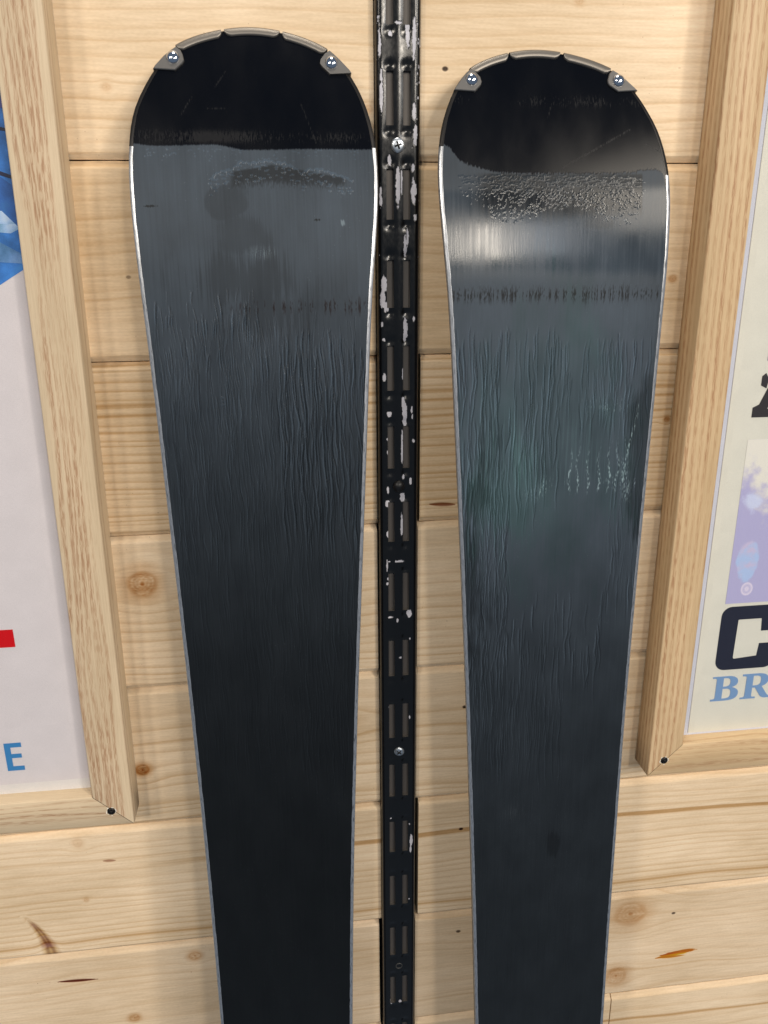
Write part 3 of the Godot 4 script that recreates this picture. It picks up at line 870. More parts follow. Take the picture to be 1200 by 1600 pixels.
	part("print_letter", slab(PackedVector2Array([Vector2(0.2338, -0.0310), Vector2(0.2600, -0.0312), Vector2(0.2600, -0.0262), Vector2(0.2440, -0.0255), Vector2(0.2530, -0.006), Vector2(0.2475, 0.0), Vector2(0.2380, -0.0225), Vector2(0.2338, -0.0245)]), 0.0117, 0.0119), dk, poster, root, "foot of a dark printed letter")
	part("print_facet", slab(PackedVector2Array([Vector2(0.2375, -0.010), Vector2(0.2415, -0.012), Vector2(0.2425, -0.006), Vector2(0.2400, -0.002), Vector2(0.2375, -0.004)]), 0.0117, 0.01187), dk, poster, root)
	part("print_facet", slab(box_poly(0.2395, 0.006, 0.262, 0.060), 0.0117, 0.01182), paint(Color(0.55, 0.50, 0.62), 0.5), poster, root)
	for k in 7:
		part("print_facet", slab(box_poly(0.2402 + 0.0022 * (k % 2), 0.010 + 0.0066 * k, 0.2440 + 0.0022 * (k % 2), 0.0125 + 0.0066 * k + 0.001 * (k % 3)), 0.0117, 0.01188), dots if k % 2 == 0 else dk, poster, root)
	part("glass_pane", slab(box_poly(0.2030, -0.2790, 0.60, 0.40), 0.0130, 0.0140), pane(), root, root)
	corner_screw(root, Vector3(0.1956, -0.2846, 0.0216))

# ------------------------------------------------------------------ skis
const SKI_U := [0.0, 0.025, 0.05, 0.075, 0.1, 0.125, 0.15, 0.175, 0.2, 0.225, 0.25, 0.275, 0.3, 0.33, 0.36, 0.4, 0.45, 0.5, 0.55, 0.6, 0.65, 0.7, 0.75, 0.8]
const SKI_L := [
	[-0.0795, -0.0890, -0.0993, -0.1098, -0.1189, -0.1255, -0.1310, -0.1361, -0.1408, -0.1438, -0.1453, -0.1460, -0.1460, -0.1454, -0.1445, -0.1432, -0.1417, -0.1403, -0.1388, -0.1374, -0.1362, -0.1352, -0.1346, -0.1344],
	[0.0760, 0.0665, 0.0568, 0.0468, 0.0380, 0.0318, 0.0273, 0.0236, 0.0206, 0.0187, 0.0179, 0.0182, 0.0193, 0.0210, 0.0229, 0.0250, 0.0274, 0.0300, 0.0327, 0.0356, 0.0385, 0.0415, 0.0444, 0.0472]]
const SKI_R := [
	[-0.0795, -0.0698, -0.0597, -0.0495, -0.0402, -0.0334, -0.0281, -0.0235, -0.0198, -0.0171, -0.0156, -0.0153, -0.0159, -0.0175, -0.0195, -0.0216, -0.0238, -0.0263, -0.0291, -0.0321, -0.0351, -0.0380, -0.0405, -0.0427],
	[0.0760, 0.0860, 0.0970, 0.1085, 0.1190, 0.1265, 0.1325, 0.1380, 0.1432, 0.1470, 0.1496, 0.1508, 0.1510, 0.1507, 0.1502, 0.1495, 0.1486, 0.1475, 0.1464, 0.1455, 0.1450, 0.1449, 0.1450, 0.1454]]
const SKI_TOP := [0.18774, 0.17914]
const SKI_YC := [0.0453, 0.0496]

func ski_z(k: int, y: float) -> float:
	var d := maxf(y - SKI_YC[k], 0.0)
	return 0.043 - 0.05 * (y - SKI_YC[k]) - (0.40 - sqrt(0.16 - d * d))

func ski_x(k: int, u: float, side: int) -> float:
	return catmull(SKI_U, SKI_L[k] if side < 0 else SKI_R[k], u)

# a point on the ski's base: u is the root of the depth below the tip, lifted by off
func on_ski(k: int, x: float, y: float, off: float) -> Vector3:
	var h := 0.0005
	var s := (ski_z(k, y + h) - ski_z(k, y - h)) / (2 * h)
	var n := Vector3(0, -s, 1).normalized()
	return Vector3(x, y, ski_z(k, y)) + n * off

func ski_uv(k: int, p: Vector2) -> Vector2:
	var mid := -0.0805 if k == 0 else 0.0845
	return Vector2(0.5 + (p.x - mid) / 0.14, (SKI_TOP[k] - p.y) / 0.80)

# a wandering ridge beside a groove darkened for cracked wax and relief shade, running down the ski; heights in millimetres
func wax_stroke(hm: PackedFloat32Array, crack_shade: PackedFloat32Array, w: int, h: int, x0: float, y0: float, length: float, amp: float, wid: float, wander: float, rng: RandomNumberGenerator) -> void:
	var dx := 1.0 / wid
	var x := x0
	var dir := rng.randfn(0.0, 0.12)
	var side := 1.0 if rng.randf() < 0.9 else -1.0
	var n := int(length)
	var bend := rng.randf_range(0.0, TAU)
	for t in n:
		var j := int(y0) + t
		if j < 1 or j >= h - 1:
			continue
		if rng.randf() < 0.05:
			dir = clampf(dir * 0.3 + rng.randfn(0.0, 0.16 * wander), -0.5, 0.5)
		x += dir * 0.6 + 0.10 * wander * sin(t * 0.13 + bend) + 0.10 * sin(j * 0.045 + 0.03 * x0) + 0.10 * sin(j * 0.16 + 0.11 * x0)
		var f := t / float(n)
		var a := amp * smoothstep(0.0, 0.15, f) * smoothstep(1.0, 0.6, f) * (0.75 + 0.5 * rng.randf())
		for i in range(maxi(int(x - 3.2 * wid), 0), mini(int(x + 5.0 * wid) + 1, w)):
			var d := (i - x) * side * dx
			var q := j * w + i
			hm[q] += 1.7 * a * (exp(-d * d) - 0.9 * exp(-(d - 1.7) * (d - 1.7) * 1.6))
			crack_shade[q] = maxf(crack_shade[q], a * 2.6 * exp(-(d - 1.7) * (d - 1.7) * 2.2))

func bead(hm: PackedFloat32Array, seen: PackedFloat32Array, w: int, h: int, px: float, py: float, rx: float, ry: float, tall: float) -> void:
	# a drop's dome: radii in pixels, height in millimetres
	for j in range(maxi(int(py - ry) - 1, 0), mini(int(py + ry) + 2, h)):
		for i in range(maxi(int(px - rx) - 1, 0), mini(int(px + rx) + 2, w)):
			var u := (i - px) / rx
			var v := (j - py) / ry
			var d := u * u + v * v
			if d < 1.0:
				var q := j * w + i
				hm[q] = maxf(hm[q], tall * sqrt(1.0 - d))
				seen[q] = maxf(seen[q], smoothstep(1.0, 0.6, d))

func wax_maps(k: int) -> Array:
	var w := 640
	var h := 1920
	var sx := w / 0.14
	var sy := h / 0.80
	var mid := -0.0805 if k == 0 else 0.0845
	var left := mid - 0.07
	var top: float = SKI_TOP[k]
	var yc: float = SKI_YC[k]
	var sd := 900 + 40 * k
	var rng := RandomNumberGenerator.new()
	rng.seed = 4000 + k
	var hm := PackedFloat32Array()
	hm.resize(w * h)
	var crack_shade := PackedFloat32Array()
	crack_shade.resize(w * h)
	var drop := PackedFloat32Array()
	drop.resize(w * h)
	# families of ridges: x from, x to, y from (top), y to, how many, length (m), height (mm), width (px), wander
	var fam := [
		[[-0.075, -0.022, 0.036, -0.060, 200, 0.042, 0.080, 1.8, 1.0], [-0.135, -0.075, 0.026, -0.080, 230, 0.026, 0.045, 1.4, 1.0], [-0.140, -0.080, 0.058, 0.022, 90, 0.016, 0.065, 1.5, 1.2], [-0.142, -0.030, 0.045, -0.060, 620, 0.016, 0.040, 1.2, 0.8], [-0.138, -0.030, -0.040, -0.220, 700, 0.024, 0.032, 1.3, 0.6], [-0.070, -0.030, -0.060, -0.240, 170, 0.030, 0.040, 1.6, 0.8], [-0.138, -0.040, -0.200, -0.420, 200, 0.020, 0.014, 1.2, 0.5]],
		[[0.022, 0.090, 0.036, -0.045, 170, 0.040, 0.066, 1.7, 1.0], [0.080, 0.146, 0.030, -0.010, 120, 0.026, 0.050, 1.6, 1.0], [0.026, 0.062, -0.035, -0.180, 200, 0.028, 0.070, 1.5, 1.1], [0.026, 0.060, -0.030, -0.220, 420, 0.014, 0.034, 1.2, 1.0], [0.055, 0.125, -0.128, -0.175, 70, 0.028, 0.060, 1.9, 0.8], [0.040, 0.100, -0.180, -0.235, 150, 0.036, 0.042, 1.6, 0.6], [0.125, 0.148, 0.0, -0.130, 70, 0.026, 0.045, 1.6, 0.8], [0.042, 0.120, -0.220, -0.420, 200, 0.022, 0.014, 1.2, 0.5]]]
	for f in fam[k]:
		for n in f[4]:
			# ridges stand at near even distances, more of them where they are finer
			var lanes: float = (f[1] - f[0]) / (f[7] * 0.00062)
			var x := lerpf(f[0], f[1], (floorf(rng.randf() * lanes) + rng.randfn(0.5, 0.16)) / lanes)
			var y := rng.randf_range(f[2], f[3])
			wax_stroke(hm, crack_shade, w, h, (x - left) * sx, (top - y) * sy, f[5] * rng.randf_range(0.5, 1.5) * sy, f[6] * rng.randf_range(0.5, 1.3), f[7] * rng.randf_range(0.8, 1.3), f[8], rng)
	if k == 1:
		# beads of wax: joined into rows along the top, single and finer below
		for n in 1300:
			var f := pow(rng.randf(), 1.25)
			var x := rng.randf_range(0.029, 0.1350)
			var y := 0.1148 - 0.0225 * f + 0.004 * sin(x * 90.0) * f
			if x < 0.045 and rng.randf() < f + 0.25:
				continue
			if x > 0.128 and rng.randf() < (x - 0.128) / 0.008:
				continue
			if f > 0.75 and rng.randf() < (f - 0.75) * 3.4:
				continue
			var r := rng.randf_range(0.00024, 0.00054) * lerpf(1.0, 0.85, f)
			var long := 1.0 + (rng.randf() * rng.randf() * 3.0 if f < 0.35 else rng.randf() * 0.6)
			var chain := 1 + int(rng.randf() * (3.5 if f < 0.2 else 1.6))
			for c in chain:
				bead(hm, drop, w, h, (x - left) * sx, (top - y) * sy, maxf(r * long * sx, 1.3), maxf(r * 0.85 * sy, 0.8), r * 170.0)
				x += r * long * rng.randf_range(1.0, 1.5)
				y += rng.randfn(0.0, 0.00035)
	else:
		# the drip's rim and the small beads under it
		var rim := [[-0.1049, 0.1121], [-0.1004, 0.1158], [-0.0929, 0.1172], [-0.0900, 0.1198], [-0.0884, 0.1212], [-0.0840, 0.1203], [-0.0791, 0.1209], [-0.0740, 0.1219], [-0.0700, 0.1207], [-0.0654, 0.1207], [-0.0592, 0.1175], [-0.0562, 0.1150], [-0.0536, 0.1172], [-0.0466, 0.1176], [-0.0403, 0.1156], [-0.0340, 0.1136], [-0.0290, 0.1113]]
		for a in rim.size() - 1:
			var n := int(Vector2(rim[a + 1][0] - rim[a][0], rim[a + 1][1] - rim[a][1]).length() / 0.00016)
			for t in n:
				var f := t / float(n)
				var x0r := lerpf(rim[a][0], rim[a + 1][0], f)
				var r := 0.00052 * (1.0 + 0.35 * sin(x0r * 900.0) + 0.2 * sin(x0r * 2300.0))
				var x := lerpf(rim[a][0], rim[a + 1][0], f)
				var y: float = lerpf(rim[a][1], rim[a + 1][1], f) + 0.0004 * sin(x * 1900.0) + 0.00025 * sin(x * 4700.0)
				bead(hm, drop, w, h, (x - left) * sx, (top - y) * sy, r * sx, maxf(r * sy, 1.1), 0.17)
		for n in 130:
			var x := rng.randf_range(-0.1055, -0.0300)
			var yr := 0.0
			for a in rim.size() - 1:
				if x >= rim[a][0] and x <= rim[a + 1][0]:
					yr = lerpf(rim[a][1], rim[a + 1][1], (x - rim[a][0]) / (rim[a + 1][0] - rim[a][0]))
			var y := yr - 0.0080 * pow(rng.randf(), 1.4) - 0.0014
			var r := rng.randf_range(0.0003, 0.00065)
			bead(hm, drop, w, h, (x - left) * sx, (top - y) * sy, r * rng.randf_range(1.0, 2.6) * sx, maxf(r * sy, 0.8), r * 190.0)
		for n in 90:
			var y := 0.1275 - 0.006 * pow(rng.randf(), 2.0)
			var r := rng.randf_range(0.0002, 0.0004)
			bead(hm, drop, w, h, (rng.randf_range(-0.140, -0.022) - left) * sx, (top - y) * sy, r * 1.8 * sx, maxf(r * sy, 0.8), r * 200.0)
	var fine := noise_bytes(w, h, sd + 2, 0.36, w, 130, 2)
	var cloud := noise_bytes(w, h, sd + 3, 0.035, 160, 480, 4)
	var big := noise_bytes(w, h, sd + 4, 0.03, 64, 192, 3)
	var streak := noise_bytes(w, h, sd + 6, 0.12, w, 60, 3)
	var grit := noise_bytes(w, h, sd + 7, 0.85, w, h, 1)
	var lump := noise_bytes(w, h, sd + 8, 0.22, w, 1000, 3)
	# film grey from the tip down: wax thickness, with fading reflection painted in
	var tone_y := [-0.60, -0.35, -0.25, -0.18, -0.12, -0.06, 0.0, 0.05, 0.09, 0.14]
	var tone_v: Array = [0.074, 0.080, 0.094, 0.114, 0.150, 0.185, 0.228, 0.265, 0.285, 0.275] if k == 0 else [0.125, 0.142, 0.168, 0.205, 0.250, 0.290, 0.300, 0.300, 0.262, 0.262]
	# thin, wiped or wetted places: x, y, half width, half height, how much is gone, how far streaks pull it down
	var thin: Array = [[-0.098, 0.1020, 0.0115, 0.0075, 0.13, 0.1], [-0.0905, 0.1075, 0.006, 0.005, 0.10, 0.2], [-0.0880, 0.0840, 0.0110, 0.0100, 0.12, 0.35], [-0.0900, 0.0600, 0.0300, 0.0130, 0.15, 0.9], [-0.0800, 0.0400, 0.0220, 0.0160, 0.15, 0.8]] if k == 0 else [[0.110, 0.089, 0.012, 0.004, 0.15, 0.5], [0.034, -0.095, 0.022, 0.060, 0.22, 0.3], [0.150, -0.060, 0.016, 0.060, 0.25, 0.3], [0.0990, -0.316, 0.006, 0.013, 0.18, 0.5]]
	var edge_x: Array = [-0.144, -0.1325, -0.1021, -0.0950, -0.0862, -0.050, -0.016] if k == 0 else [0.0180, 0.0235, 0.0270, 0.0300, 0.0396, 0.0501, 0.0879, 0.1292, 0.1330, 0.1439, 0.1467, 0.1520]
	var edge_v: Array = [0.1302, 0.1290, 0.1297, 0.1288, 0.1273, 0.1279, 0.1277] if k == 0 else [0.1308, 0.1296, 0.1255, 0.1222, 0.1191, 0.1165, 0.1160, 0.1166, 0.1178, 0.1176, 0.1140, 0.0900]
	var edge := PackedFloat32Array()
	for i in w:
		edge.append(catmull(edge_x, edge_v, left + i / sx))
	var alb := PackedByteArray()
	alb.resize(w * h * 3)
	var dat := PackedByteArray()
	dat.resize(w * h * 3)
	var o := 0
	for j in h:
		var y: float = top - j / sy
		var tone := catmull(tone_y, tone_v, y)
		var near := thin.filter(func(s): return absf(s[1] - y) < s[3] * 2.2 + 0.01)
		var on_line := exp(-pow((y - yc - 0.0015) / 0.0045, 2.0))
		var body := smoothstep(yc + 0.004, yc - 0.06, y)
		for i in w:
			var q := j * w + i
			var x := left + i / sx
			var cx := (x - mid) / 0.065
			var cl := cloud[q] / 255.0 - 0.5
			var bg := big[q] / 255.0 - 0.5
			var sk := streak[q] / 255.0 - 0.5
			var gr := grit[q] / 255.0
			var fi := fine[q] / 255.0 - 0.5
			var lu := lump[q] / 255.0 - 0.5
			var ragged := (0.0004 if k == 0 else 0.0011) * lu * 2.0
			var wax := smoothstep(0.0004, -0.0005, y - edge[i] - ragged)
			var r := 0.0
			var g := 0.0
			var b := 0.0
			var rough := 0.5
			var hot := smoothstep(yc + 0.004, yc + 0.014, y) if k == 1 else 0.0
			var height := hm[q] * wax + fi * lerpf(0.016, 0.004, hot)
			if wax > 0.02:
				var gone := 0.0
				for s in near:
					var d: float = Vector2((x - s[0]) / s[2], (y - s[1]) / s[3]).length() + 1.5 * bg + 0.9 * cl + 1.8 * s[5] * sk
					gone = maxf(gone, s[4] * smoothstep(1.08, 0.85 - 0.5 * s[5], d))
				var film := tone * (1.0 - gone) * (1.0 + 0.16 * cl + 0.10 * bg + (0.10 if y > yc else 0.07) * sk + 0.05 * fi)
				# between the beads the base lies nearly bare
				if k == 1:
					var band := smoothstep(0.1165, 0.1145, y + 0.002 * lu) * smoothstep(0.0915, 0.101, y + 0.012 * bg + 0.004 * sk) * smoothstep(0.030, 0.046, x + 0.012 * bg) * smoothstep(0.1345, 0.1335, x)
					film *= 1.0 - band * 0.45 * (1.0 - drop[q] * 0.45)
				else:
					film *= 1.0 + drop[q] * 0.22
					if y < 0.1225 and y > 0.103 and x > -0.100 and x < -0.028:
						var under := smoothstep(0.1205 - absf(x + 0.072) * 0.17, 0.1190 - absf(x + 0.072) * 0.17, y) * smoothstep(0.1080, 0.1135, y + 0.006 * lu + absf(x + 0.072) * 0.04) * smoothstep(-0.0955, -0.091, x) * smoothstep(-0.031, -0.036, x)
						film *= 1.0 - 0.42 * under * (1.0 - drop[q] * 0.6)
				film *= 1.0 - minf(0.40, crack_shade[q] * 1.5) + minf(0.45, 2.2 * maxf(0.0, hm[q])) * (1.0 - drop[q])  # cracks, plus relief shading painted in: grooves darker, ridges lighter
				# the dashes of bare base along the contact line
				var dash := exp(-pow((y - yc - 0.0015 - 0.007 * (lu * 0.6 + fi * 0.5)) / (0.0030 + 0.004 * maxf(0.0, bg)), 2.0)) * smoothstep(0.02, 0.14, sk * 0.8 + 0.45 * lu + 0.25 * bg) * (smoothstep(-0.45, 0.0, cx + 0.4 * bg) if k == 0 else 1.0)
				film *= 1.0 - 0.62 * dash
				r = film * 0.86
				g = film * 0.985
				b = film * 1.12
				var smear := 0.0
				if k == 0:
					r += 0.03 * dash
				else:
					# green-grey smear
					var d3 := Vector2((x - 0.080) / 0.062, (y + 0.030) / 0.085).length() + 0.7 * cl + 0.5 * sk
					smear = smoothstep(1.25, 0.45, d3) * (0.6 + 0.8 * smoothstep(-0.1, 0.3, bg))
					r += 0.004 * smear
					g += 0.030 * smear
					b += 0.018 * smear
				# white crumbs of wax
				var fl := 0.0
				if k == 1:
					var ym := y + 0.014 * bg + 0.006 * cl
					var za := exp(-pow((ym + 0.0125) / 0.0055, 2.0)) * smoothstep(0.070, 0.095, x) * 0.8
					var zb := exp(-pow((ym + 0.0605) / 0.0040, 2.0)) * smoothstep(0.062, 0.085, x)
					var zc := smoothstep(-0.063, -0.050, y) * smoothstep(-0.030, -0.046, y) * smoothstep(0.085, 0.10, x) * smoothstep(0.10, 0.16, sk) * 1.2
					var path := 0.1330 + 0.0062 * smoothstep(-0.050, -0.012, y)
					var zd := exp(-pow((x - path - 0.0012 * bg) / 0.0007, 2.0)) * smoothstep(-0.052, -0.046, y) * smoothstep(-0.010, -0.015, y) * 1.2
					var ze := exp(-pow((x - 0.1345 + 0.12 * (y + 0.066)) / 0.0022, 2.0)) * smoothstep(-0.074, -0.068, y) * smoothstep(-0.040, -0.052, y)
					var haze := smoothstep(1.3, 0.2, Vector2((x - 0.0694) / 0.011, (y + 0.287) / 0.011).length() + bg) * smoothstep(0.0, 0.3, fi + (gr - 0.5) * 0.3)
					r += 0.07 * haze; g += 0.07 * haze; b += 0.07 * haze
					fl = maxf(za, zb) * 0.32 * smoothstep(-0.12, 0.12, bg + 0.6 * sk) * smoothstep(0.12, 0.24, lu * 0.55 + fi * 0.55 + (gr - 0.5) * 0.2)
					fl = maxf(fl, 0.30 * minf(1.0, maxf(zd, ze)) * smoothstep(-0.02, 0.16, lu * 0.7 + fi * 0.4))
					for sx2 in [0.0985, 0.1030, 0.1097, 0.1165, 0.1228, 0.1279, 0.1322]:
						var off: float = absf(x - sx2 - 0.0009 * sin(y * 260.0 + sx2 * 900.0) - 0.001 * bg)
						if off < 0.0016:
							var low := smoothstep(-0.026 - 0.04 * absf(bg), -0.055, y) * smoothstep(-0.068, -0.062, y)
							fl = maxf(fl, 0.34 * low * smoothstep(0.0011, 0.0002, off) * smoothstep(-0.05, 0.16, lu * 0.8 + fi * 0.3))
					# pale runs in the smear
					var runs := smear * smoothstep(0.05, 0.22, sk + 0.4 * fi) * smoothstep(-0.066, -0.055, y) * smoothstep(0.0, -0.03, y)
					r += 0.025 * runs; g += 0.045 * runs; b += 0.038 * runs
				else:
					var d5 := Vector2((x + 0.0805) / 0.0095, (y - 0.0755) / 0.0045).length() + bg
					fl = 0.16 * smoothstep(1.1, 0.2, d5) * smoothstep(0.0, 0.25, fi + (gr - 0.5) * 0.3)
					var d6 := Vector2((x + 0.0353) / 0.0014, (y - 0.0905) / 0.0018).length()
					fl = maxf(fl, 0.18 * smoothstep(1.1, 0.4, d6 + 0.9 * lu + 0.5 * fi))
					for tk in [[-0.136, 0.0991, 0.0032], [-0.0496, 0.0920, 0.0022]]:
						var d7: float = Vector2((x - tk[0]) / tk[2], (y - tk[1]) / 0.00055).length() + lu * 1.5
						var gap := smoothstep(1.1, 0.6, d7)
						r *= 1.0 - 0.6 * gap; g *= 1.0 - 0.6 * gap; b *= 1.0 - 0.6 * gap
				if gr > 0.955 and bg > 0.03:
					fl = maxf(fl, 0.10)
				r += fl * 0.92; g += fl * 1.02; b += fl
				height += fl * 0.10
				rough = 0.44 if k == 0 else lerpf(0.42, 0.15, smoothstep(yc + 0.006, yc + 0.018, y) * smoothstep(0.112, 0.104, y))
				rough = lerpf(rough, 0.33, body) + 0.10 * cl + (0.07 if k == 1 and y > yc else 0.05) * sk + 0.15 * gone
				rough = lerpf(rough, 0.16, maxf(drop[q], minf(1.0, 5.0 * absf(hm[q]))) * 0.8)
			if wax < 0.98:
				# bare base of the tip: a few scuffs
				var sc := maxf(0.0, lu - 0.22) * 0.10 + (gr - 0.5) * 0.004
				var s1 := exp(-pow((y - (0.1335 if k == 0 else 0.1535)) / 0.0024, 2.0)) * smoothstep(0.05, 0.30, fi * 0.5 + lu * 0.6 + bg * 0.8 + (gr - 0.5) * 0.2)
				var s2 := 0.0
				for line in ([[-0.118, 0.1440, -0.112, 0.1530], [-0.104, 0.1475, -0.095, 0.1476], [-0.055, 0.150, -0.048, 0.131], [-0.100, 0.158, -0.094, 0.166]] if k == 0 else [[0.088, 0.119, 0.127, 0.139], [0.136, 0.131, 0.146, 0.127], [0.080, 0.145, 0.0815, 0.150]]):
					var pa := Vector2(line[0], line[1])
					var pb := Vector2(line[2], line[3])
					if y < maxf(pa.y, pb.y) + 0.001 and y > minf(pa.y, pb.y) - 0.001:
						var c := Geometry2D.get_closest_point_to_segment(Vector2(x, y), pa, pb)
						s2 = maxf(s2, smoothstep(0.0007, 0.0001, c.distance_to(Vector2(x, y))) * clampf(0.3 + 2.5 * lu, 0.0, 1.0))
				var v := 0.022 + sc + 0.026 * s1 + 0.022 * s2
				r = lerpf(v, r, wax)
				g = lerpf(v + 0.008, g, wax)
				b = lerpf(v + 0.034, b, wax)
				rough = lerpf(0.22 + 0.10 * cl + 0.4 * s1 + 0.3 * s2, rough, wax)
			alb[o] = clampi(int(255.0 * r), 1, 255)
			alb[o + 1] = clampi(int(255.0 * g), 1, 255)
			alb[o + 2] = clampi(int(255.0 * b), 1, 255)
			dat[o] = clampi(127 + int(255.0 * height / 0.7 + 12.0 * wax), 0, 255)
			dat[o + 1] = clampi(int(255.0 * rough), 20, 220)
			dat[o + 2] = 0
			o += 3
	return [tex(w, h, alb), tex(w, h, dat)]

func build_ski(k: int) -> void:
	var labels := ["black ski left of the upright, its tip higher, grey wax ending in one straight line", "black ski right of the upright, its tip lower, with wax droplets and pale green smears"]
	var root := thing("ski", labels[k], "ski", Vector3(-0.0805 if k == 0 else 0.0845, -0.78, ski_z(k, -0.78)), "skis leaning base-out against the plank wall")
	var top: float = SKI_TOP[k]
	var us := []
	for i in 15:
		us.append(0.004 + 0.0118 * i)
	var u := 0.175
	while u < 0.983:
		us.append(u)
		u = sqrt(u * u + 0.0048)
	var ew := 0.0021
	# the base sheet, inside the edges
	var cols := 26
	var pts := []
	var uvs := []
	for uu in us:
		var y: float = top - uu * uu
		var xl := ski_x(k, uu, -1)
		var xr := ski_x(k, uu, 1)
		var inset := minf(ew, (xr - xl) * 0.2)
		# near the tip the rim lies above as much as beside
		var row := []
		var rv := []
		for c in cols + 1:
			var x := lerpf(xl + inset, xr - inset, c / float(cols))
			row.append(on_ski(k, x, y, 0.0))
			rv.append(ski_uv(k, Vector2(x, y)))
		pts.append(row)
		uvs.append(rv)
	var maps := wax_maps(k)
	var m := paint(Color.WHITE, 1.0, 0.0, 0.32)
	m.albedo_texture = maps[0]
	m.roughness_texture = maps[1]
	m.roughness_texture_channel = BaseMaterial3D.TEXTURE_CHANNEL_GREEN
	m.heightmap_enabled = true
	m.heightmap_texture = maps[1]
	m.heightmap_scale = 0.07
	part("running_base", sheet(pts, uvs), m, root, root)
	# steel edges from the wax line down, dark rims above it
	var worn := noise_bytes(32, 1024, 1200 + k, 0.25, 32, 300, 3)
	var wb := PackedByteArray()
	for v in worn:
		var t := clampi(int(255.0 * (0.98 - 0.28 * smoothstep(0.55, 0.85, v / 255.0) - 0.08 * (v % 7) / 7.0)), 0, 255)
		wb.append(t); wb.append(t); wb.append(t)
	var steel := paint(Color(0.80, 0.81, 0.83), 0.36, 0.85)
	steel.albedo_texture = tex(32, 1024, wb)
	var rim := paint(Color(0.16, 0.15, 0.145), 0.35, 0.4)
	var start := [0.1305, 0.1306] if k == 0 else [0.1308, 0.1160]
	for s in 2:
		var side := -1 if s == 0 else 1
		var low := []
		var low_uv := []
		var high := []
		var high_uv := []
		var rng := RandomNumberGenerator.new()
		rng.seed = 70 + k * 2 + s
		for uu in us:
			var y: float = top - uu * uu
			var xl := ski_x(k, uu, -1)
			var xr := ski_x(k, uu, 1)
			var inset := minf(ew, (xr - xl) * 0.2)
			var xo := xl if s == 0 else xr
			var xi := xl + inset if s == 0 else xr - inset
			var wob := rng.randf_range(-0.00012, 0.00012)
			var ring := [on_ski(k, xo + side * 0.0001, y, -0.0022), on_ski(k, xo, y, -0.0004), on_ski(k, xo - side * 0.0004, y, 0.00008 + wob * 0.4), on_ski(k, xi + wob, y, 0.00012)]
			if s == 1:
				ring.reverse()
			if y <= start[s]:
				low.append(ring)
				low_uv.append([Vector2(0.1, -y * 1.7 + s * 0.3), Vector2(0.3, -y * 1.7 + s * 0.3), Vector2(0.5, -y * 1.7 + s * 0.3), Vector2(0.9, -y * 1.7 + s * 0.3)])
			if y >= start[s] - 0.004:
				high.append(ring)
				high_uv.append([Vector2.ZERO, Vector2.ZERO, Vector2.ZERO, Vector2.ZERO])
		var cut := []
		for r in high:
			if cut.size() < high.size() - 1 or low.is_empty():
				cut.append(r)
		if not low.is_empty() and not high.is_empty():
			while not high.is_empty() and high[high.size() - 1][1].y < low[0][1].y - 1e-6:
				high.pop_back()
				high_uv.pop_back()
		part("steel_edge", sheet(low, low_uv), steel, root, root)
		if high.size() > 1:
			part("tip_rim", sheet(high, high_uv), rim, root, root)
	# the body behind the base: sidewalls and top sheet
	var body := []
	var body_uv := []
	for uu in us:
		var y: float = top - uu * uu
		var xl := ski_x(k, uu, -1)
		var xr := ski_x(k, uu, 1)
		var thick := lerpf(0.0038, 0.011, smoothstep(0.05, -0.35, y))
		var ins := minf(0.0010, (xr - xl) * 0.1)
		var row := [on_ski(k, xr - ins, y, -0.0006), on_ski(k, xr - ins * 1.5, y, -thick), on_ski(k, (xl + xr) * 0.5, y, -thick - 0.0003), on_ski(k, xl + ins * 1.5, y, -thick), on_ski(k, xl + ins, y, -0.0006)]
		body.append(row)
		body_uv.append([Vector2.ZERO, Vector2.ZERO, Vector2.ZERO, Vector2.ZERO, Vector2.ZERO])
	part("body", sheet(body, body_uv), paint(Color(0.10, 0.10, 0.11), 0.4), root, root)
	build_tip_guard(k, root)

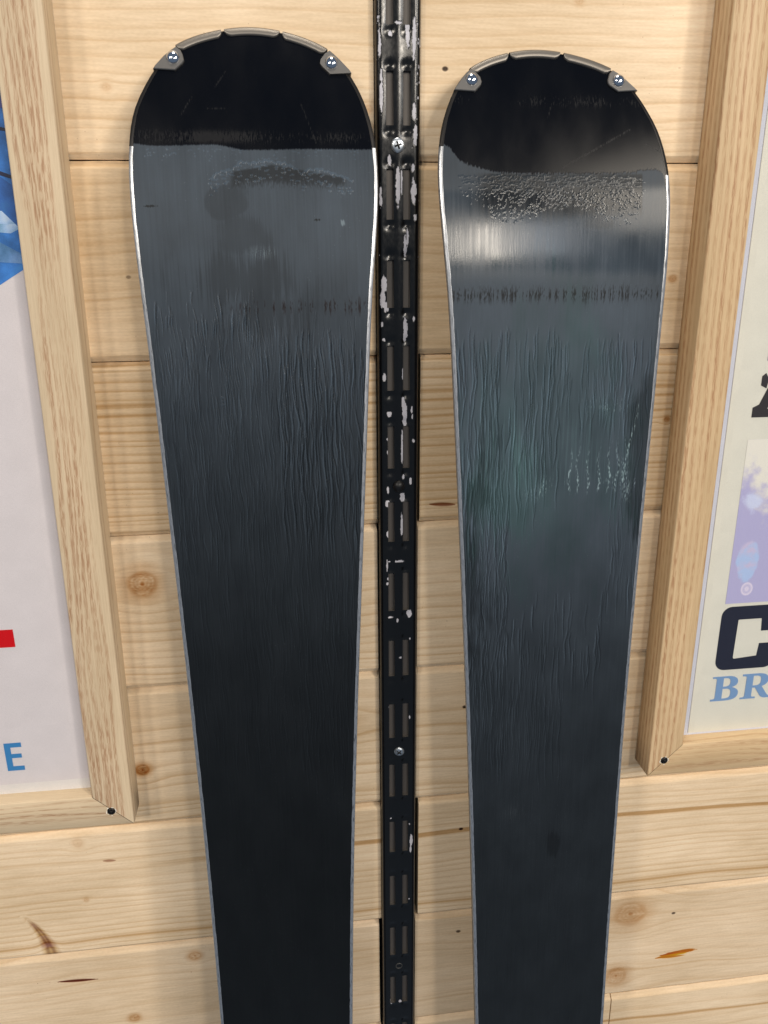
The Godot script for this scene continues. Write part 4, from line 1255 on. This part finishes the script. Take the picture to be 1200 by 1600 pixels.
func build_tip_guard(k: int, root: Node3D) -> void:
	var top: float = SKI_TOP[k]
	var clip_w := [[[-0.099, -0.040], [-0.036, 0.038], [0.042, 0.101]], [[-0.101, -0.045], [-0.042, 0.031], [0.036, 0.095]]]
	var gun := paint(Color(0.50, 0.48, 0.455), 0.42, 0.7)
	var edge_pt := func(w: float, off: float) -> Vector3:
		var uu := absf(w)
		return on_ski(k, ski_x(k, uu, -1 if w < 0.0 else 1), top - uu * uu, off)
	for cw in clip_w[k]:
		var rows := []
		var uv := []
		var n := 30
		for i in n + 1:
			var f := i / float(n)
			var w := lerpf(cw[0], cw[1], f)
			var p: Vector3 = edge_pt.call(w, 0.0)
			var pa: Vector3 = edge_pt.call(w - 0.004, 0.0)
			var pb: Vector3 = edge_pt.call(w + 0.004, 0.0)
			var t := (pb - pa).normalized()
			var d2 := 0.0005
			var sl := (ski_z(k, p.y + d2) - ski_z(k, p.y - d2)) / (2 * d2)
			var nrm := Vector3(0, -sl, 1).normalized()
			var inw := nrm.cross(t).normalized()
			if inw.y > 0.0:
				inw = -inw
			# the clip's ends are rounded off
			var e := minf(f, 1.0 - f)
			var depth := 0.0036 * (0.35 + 0.65 * sqrt(clampf(e / 0.10, 0.0, 1.0)))
			var ring := []
			for q in [[-0.0006, -0.0048], [-0.0009, -0.0012], [-0.0006, 0.0006], [0.0002, 0.0011], [0.5, 0.0011], [0.85, 0.0010], [0.97, 0.0006], [1.0, -0.0006]]:
				var a: float = q[0]
				var s := a if a < 0.1 and a != 0.5 else a * depth
				ring.append(p + inw * s + nrm * q[1])
			rows.append(ring)
			uv.append([])
			for c in ring.size():
				uv[i].append(Vector2(f * 2.0, c * 0.1))
		# columns run outwards to inwards, rows along the rim from left to right
		var pts := []
		var us := []
		for c in rows[0].size():
			var line := []
			var lu := []
			for i in rows.size():
				line.append(rows[i][c])
				lu.append(uv[i][c])
			pts.append(line)
			us.append(lu)
		part("tip_clip", sheet(pts, us), gun, root, root)
	var plates := [
		[[[-0.1186, 0.1775], [-0.1163, 0.1756], [-0.1153, 0.1734], [-0.1148, 0.1706], [-0.1160, 0.1688], [-0.1197, 0.1657], [-0.1308, 0.1662], [-0.1296, 0.1680], [-0.1252, 0.1726], [-0.1220, 0.1752]],
		[[-0.0385, 0.1769], [-0.0411, 0.1753], [-0.0435, 0.1723], [-0.0439, 0.1704], [-0.0430, 0.1690], [-0.0388, 0.1650], [-0.0274, 0.1657], [-0.0284, 0.1672], [-0.0330, 0.1720], [-0.0362, 0.1750]]],
		[[[0.0376, 0.1688], [0.0399, 0.1677], [0.0427, 0.1647], [0.0434, 0.1623], [0.0429, 0.1607], [0.0394, 0.1573], [0.0278, 0.1579], [0.0287, 0.1593], [0.0320, 0.1636], [0.0350, 0.1668]],
		[[0.1182, 0.1696], [0.1160, 0.1676], [0.1148, 0.1642], [0.1150, 0.1626], [0.1160, 0.1613], [0.1207, 0.1583], [0.1319, 0.1590], [0.1305, 0.1604], [0.1250, 0.1651], [0.1212, 0.1680]]]]
	var rivets := [[[-0.1204, 0.1719], [-0.0378, 0.1708]], [[0.0379, 0.1634], [0.1211, 0.1640]]]
	var chrome := paint(Color(0.80, 0.83, 0.88), 0.12, 1.0)
	var plate_m := paint(Color(0.50, 0.49, 0.48), 0.38, 0.75)
	for s in 2:
		var poly := PackedVector2Array()
		for q in plates[k][s]:
			poly.append(Vector2(q[0], q[1]))
		# laid flat first, then bent onto the tip
		var flat := slab(poly, -0.0045, 0.0012, 0.00035)
		var arr := flat.surface_get_arrays(0)
		var v: PackedVector3Array = arr[Mesh.ARRAY_VERTEX]
		var st := st_new()
		st.set_smooth_group(-1)
		for i in v.size():
			vert(st, on_ski(k, v[i].x, v[i].y, v[i].z), Vector2(v[i].x, v[i].y) * 40.0)
		var plate := part("corner_plate", done(st), plate_m, root, root)
		var r := 0.0034
		var dome := []
		for i in 9:
			var a := PI * 0.5 * i / 8.0
			dome.append(Vector2(r * cos(a), 0.0021 * sin(a)))
		dome.push_front(Vector2(r, -0.0006))
		var rv := part("rivet", lathe(dome), chrome, plate, root)
		var rp: Array = rivets[k][s]
		rv.position = on_ski(k, rp[0], rp[1], 0.00125)
		var sl := (ski_z(k, rp[1] + 0.0005) - ski_z(k, rp[1] - 0.0005)) / 0.001
		rv.rotation.x = atan(sl)
